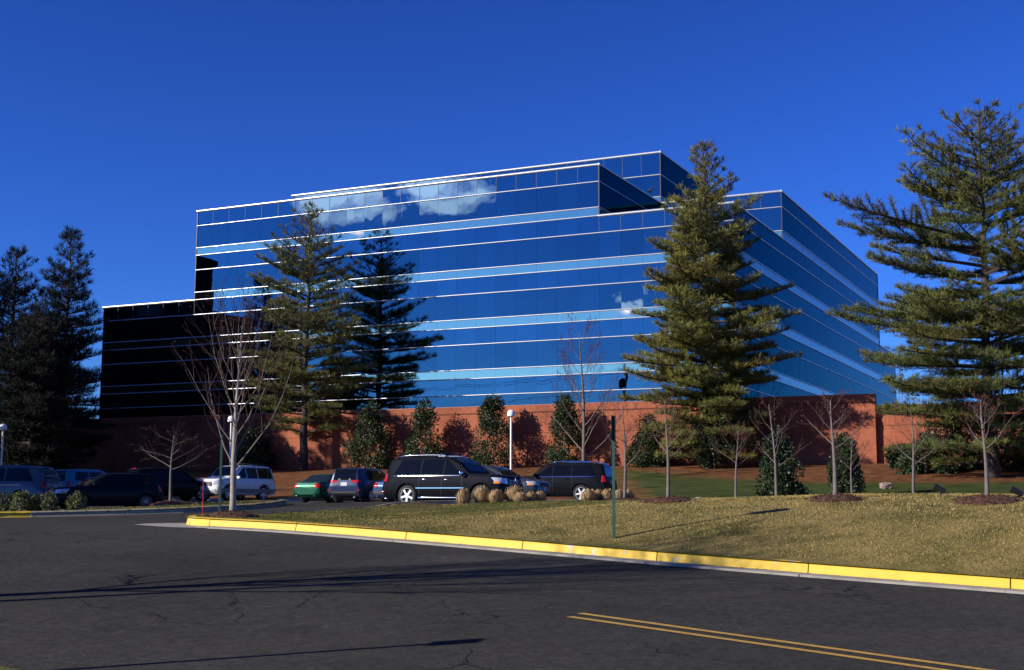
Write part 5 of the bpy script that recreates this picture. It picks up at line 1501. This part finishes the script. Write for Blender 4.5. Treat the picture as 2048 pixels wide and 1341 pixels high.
M_SIGNBACK = mat('sign_edge', (.02, .02, .022), .5, metal=.4)
def sign_post(base, h, label, facing, sign_h=.46, sign_w=.32):
    t = tag(empty('sign_post', base, facing), label, 'sign post', 'green sign posts')
    mb = MB(); M_ = [(x * 1.35, y * 1.35) for x, y in [(-.028, -.02), (-.014, -.02), (-.012, .012), (.012, .012), (.014, -.02), (.028, -.02), (.028, -.012), (.02, -.012), (.018, .02), (-.018, .02), (-.02, -.012), (-.028, -.012)]]
    n = len(M_); vs = [(x, y, z) for z in (-.4, h) for x, y in M_]
    mb.add(vs, [(k, (k + 1) % n, n + (k + 1) % n, n + k) for k in range(n)] + [tuple(range(n, 2 * n))]); mb.build('post', M_GREEN, t)
    mb = MB(); mb.box((0, -.034, h - sign_h / 2 + .01), (sign_w, .006, sign_h)); mb.build('sign_plate', M_SIGNBACK, t)
    mb = MB(); mb.box((0, .030, h - sign_h / 2 + .01), (sign_w, .006, sign_h)); mb.build('sign_plate', M_SIGNBACK, t)
    for z in (.1, sign_h - .1):
        mb = MB(); mb.lathe([(.008, -.045), (.008, .04)], 6, M=Matrix.Translation((0, 0, h - z)), axis='Y'); mb.build('bolt', M_SIGNBACK, t)
    return t
b = hit(1228, 1078); h = height_to(1221, 832, b.y) - b.z
sp_ = sign_post(b, h, 'green metal sign post on the front lawn, sign seen edge-on', radians(84))
b = ground_at(443, 31.5); h = height_to(441, 832, 31.5) - b.z
sign_post(b, h, 'green metal sign post beside the pale bare tree', radians(98))
b = Vector((-5.6, 13.3, z_land(-5.6, 13.3))); sign_post(b, 2.6, 'green metal sign post on the near verge', radians(60), .3)
# street lamp on the near verge
b = Vector((-10.2, 16.9, z_land(-10.2, 16.9)))
t = tag(empty('street_lamp', b), 'tall street lamp on the near verge', 'street lamp')
mb = MB(); mb.tube([(0, 0, 0), (0, 0, 6.15)], [.085, .05], 12); mb.build('pole', M_SIGNBACK, t, smooth=True)
mb = MB(); mb.lump((0, 0, 6.25), (.45, .45, .2)); mb.build('lamp_head', M_SIGNBACK, t, smooth=True)
# red snow marker
b = ground_at(409, 30.2); b.z = z_pave(b.x, b.y)
t = tag(empty('marker_stake', b), 'thin red marker stake at the yellow kerb tip', 'stake')
mb = MB(); h = height_to(409, 955, 30.2) - b.z; mb.tube([(0, 0, -.1), (0, 0, h)], .007, 6); mb.build('rod', mat('marker_red', (.65, .03, .015), .5), t)
mb = MB(); mb.tube([(0, 0, h - .12), (0, 0, h - .02)], .011, 8); mb.build('reflector', mat('marker_tip', (.75, .10, .05), .3), t)
# floodlights aimed at the trees
M_BLK = mat('black_metal', (.012, .012, .013), .45)
for px, py, dep, lab in ((1882, 997, 33.5, 'small black floodlight on a spike behind the lawn crest'), (2037, 1004, 30.0, 'black floodlight at the right-hand picture edge')):
    b = hit(px, py)
    t = tag(empty('floodlight', b, radians(-8)), lab, 'floodlight', 'lawn floodlights'); t.scale = (.8, .8, .8)
    mb = MB(); mb.tube([(0, 0, -.1), (0, 0, .14)], .02, 8); mb.lump((0, 0, .13), (.07, .07, .06)); mb.build('stake', M_BLK, t, smooth=True)
    R3 = Matrix.Rotation(radians(28), 4, 'Y') @ Matrix.Rotation(radians(-90), 4, 'Y')
    Mx = Matrix.Translation((-.02, 0, .22)) @ R3
    mb = MB(); mb.lathe([(.035, -.15), (.062, -.13), (.068, .02), (.075, .10), (.08, .15), (.072, .15), (.06, .10)], 18, M=Mx); mb.build('housing', M_BLK, t, smooth=True, angle=40)
    mb = MB(); mb.lathe([(.001, .104), (.058, .104), (.058, .108), (.001, .11)], 18, M=Mx); mb.build('lens', mat('lamp_lens', (.55, .56, .58), .08, metal=.3), t, smooth=True)
# boulder by the pine straw
mb = MB(); mb.lump((0, 0, .12), (.62, .42, .38), .7); r = random.Random(3)
mb.v = [(x + r.uniform(-.03, .03), y + r.uniform(-.03, .03), z + r.uniform(-.03, .03)) for x, y, z in mb.v]
b = ground_at(1769, 66); tag(mb.build('boulder', mat('boulder_stone', (.28, .20, .16), .9, noise=(6, .6, (.18, .12, .1))), None, loc=b), 'small pale boulder lying in the pine straw', 'rock')

# bird on the parapet
bp_ = BP(10.5, 11.6, 28.75)
bd_ = tag(empty('bird', bp_, radians(25)), 'dark brown bird of prey perched on the roof edge', 'bird')
mb = MB(); prof = [(-.36, .02, .30, .03), (-.22, .05, .36, .05), (-.08, .10, .44, .11), (.06, .13, .55, .13), (.15, .10, .68, .11), (.20, .07, .78, .075), (.25, .065, .84, .07), (.31, .045, .84, .045), (.37, .008, .81, .012)]
vs = []; n = 10
for x, w, z, hh in prof:
    for k in range(n): a = 2 * pi * k / n; vs.append((x, w * cos(a), z * .8 + hh * sin(a)))
mb.add(vs, [(i * n + k, i * n + (k + 1) % n, (i + 1) * n + (k + 1) % n, (i + 1) * n + k) for i in range(len(prof) - 1) for k in range(n)] + [tuple(range(n))])
for s_ in (-1, 1): mb.tube([(.02, s_ * .05, .36), (.03, s_ * .05, .02)], [.035, .014], 6)
mb.build('body', mat('feathers', (.045, .024, .014), .8, noise=(9, .6, (.02, .012, .008))), bd_, smooth=True)

# utility poles and wires across the road, seen mirrored in the glass
M_POLE = mat('utility_wood', (.05, .035, .025), .9)
poles = [Vector((-31.4, 58.3)), Vector((-85.0, 70.0))]
tops = []
for i, q in enumerate(poles):
    b = Vector((q.x, q.y, z_land(q.x, q.y))); H_ = 19.0 - b.z
    t = tag(empty('utility_pole', b, atan2(11.7, -53.6)), ['utility pole with transformer rising beside the car park', 'utility pole beyond the car park entrance'][i], 'utility pole', 'utility poles along the road')
    mb = MB(); mb.tube([(0, 0, -.3), (0, 0, H_)], [.2, .13], 10); mb.build('pole', M_POLE, t, smooth=True)
    mb = MB(); mb.box((0, 0, H_ - .7), (.14, 2.4, .14)); mb.build('crossarm', M_POLE, t)
    mb = MB(); mb.lump((.38, 0, H_ - 2.2), (.6, .6, 1.2), .5); mb.build('transformer', M_BLK, t, smooth=True)
    tops.append(b + Vector((0, 0, H_)))
for i, (dz, off) in enumerate(((-.55, 1.1), (-.55, -1.1), (-2.6, 0))):
    for k in (1,):
        a, c = tops[0], tops[k]; nrm = Vector((.213, .977, 0)) * off; pts = []
        for j in range(25):
            u = j / 24; p = a.lerp(c, u) + nrm; p.z += dz - 4 * .9 * u * (1 - u); pts.append(p)
        mb = MB(); mb.tube(pts, .022, 4); o = mb.build('power_line', M_BLK)
        tag(o, ['upper overhead wire on the near arm of the poles', 'upper overhead wire on the far arm of the poles', 'lowest overhead wire between the poles'][i], 'wire', 'overhead wires')
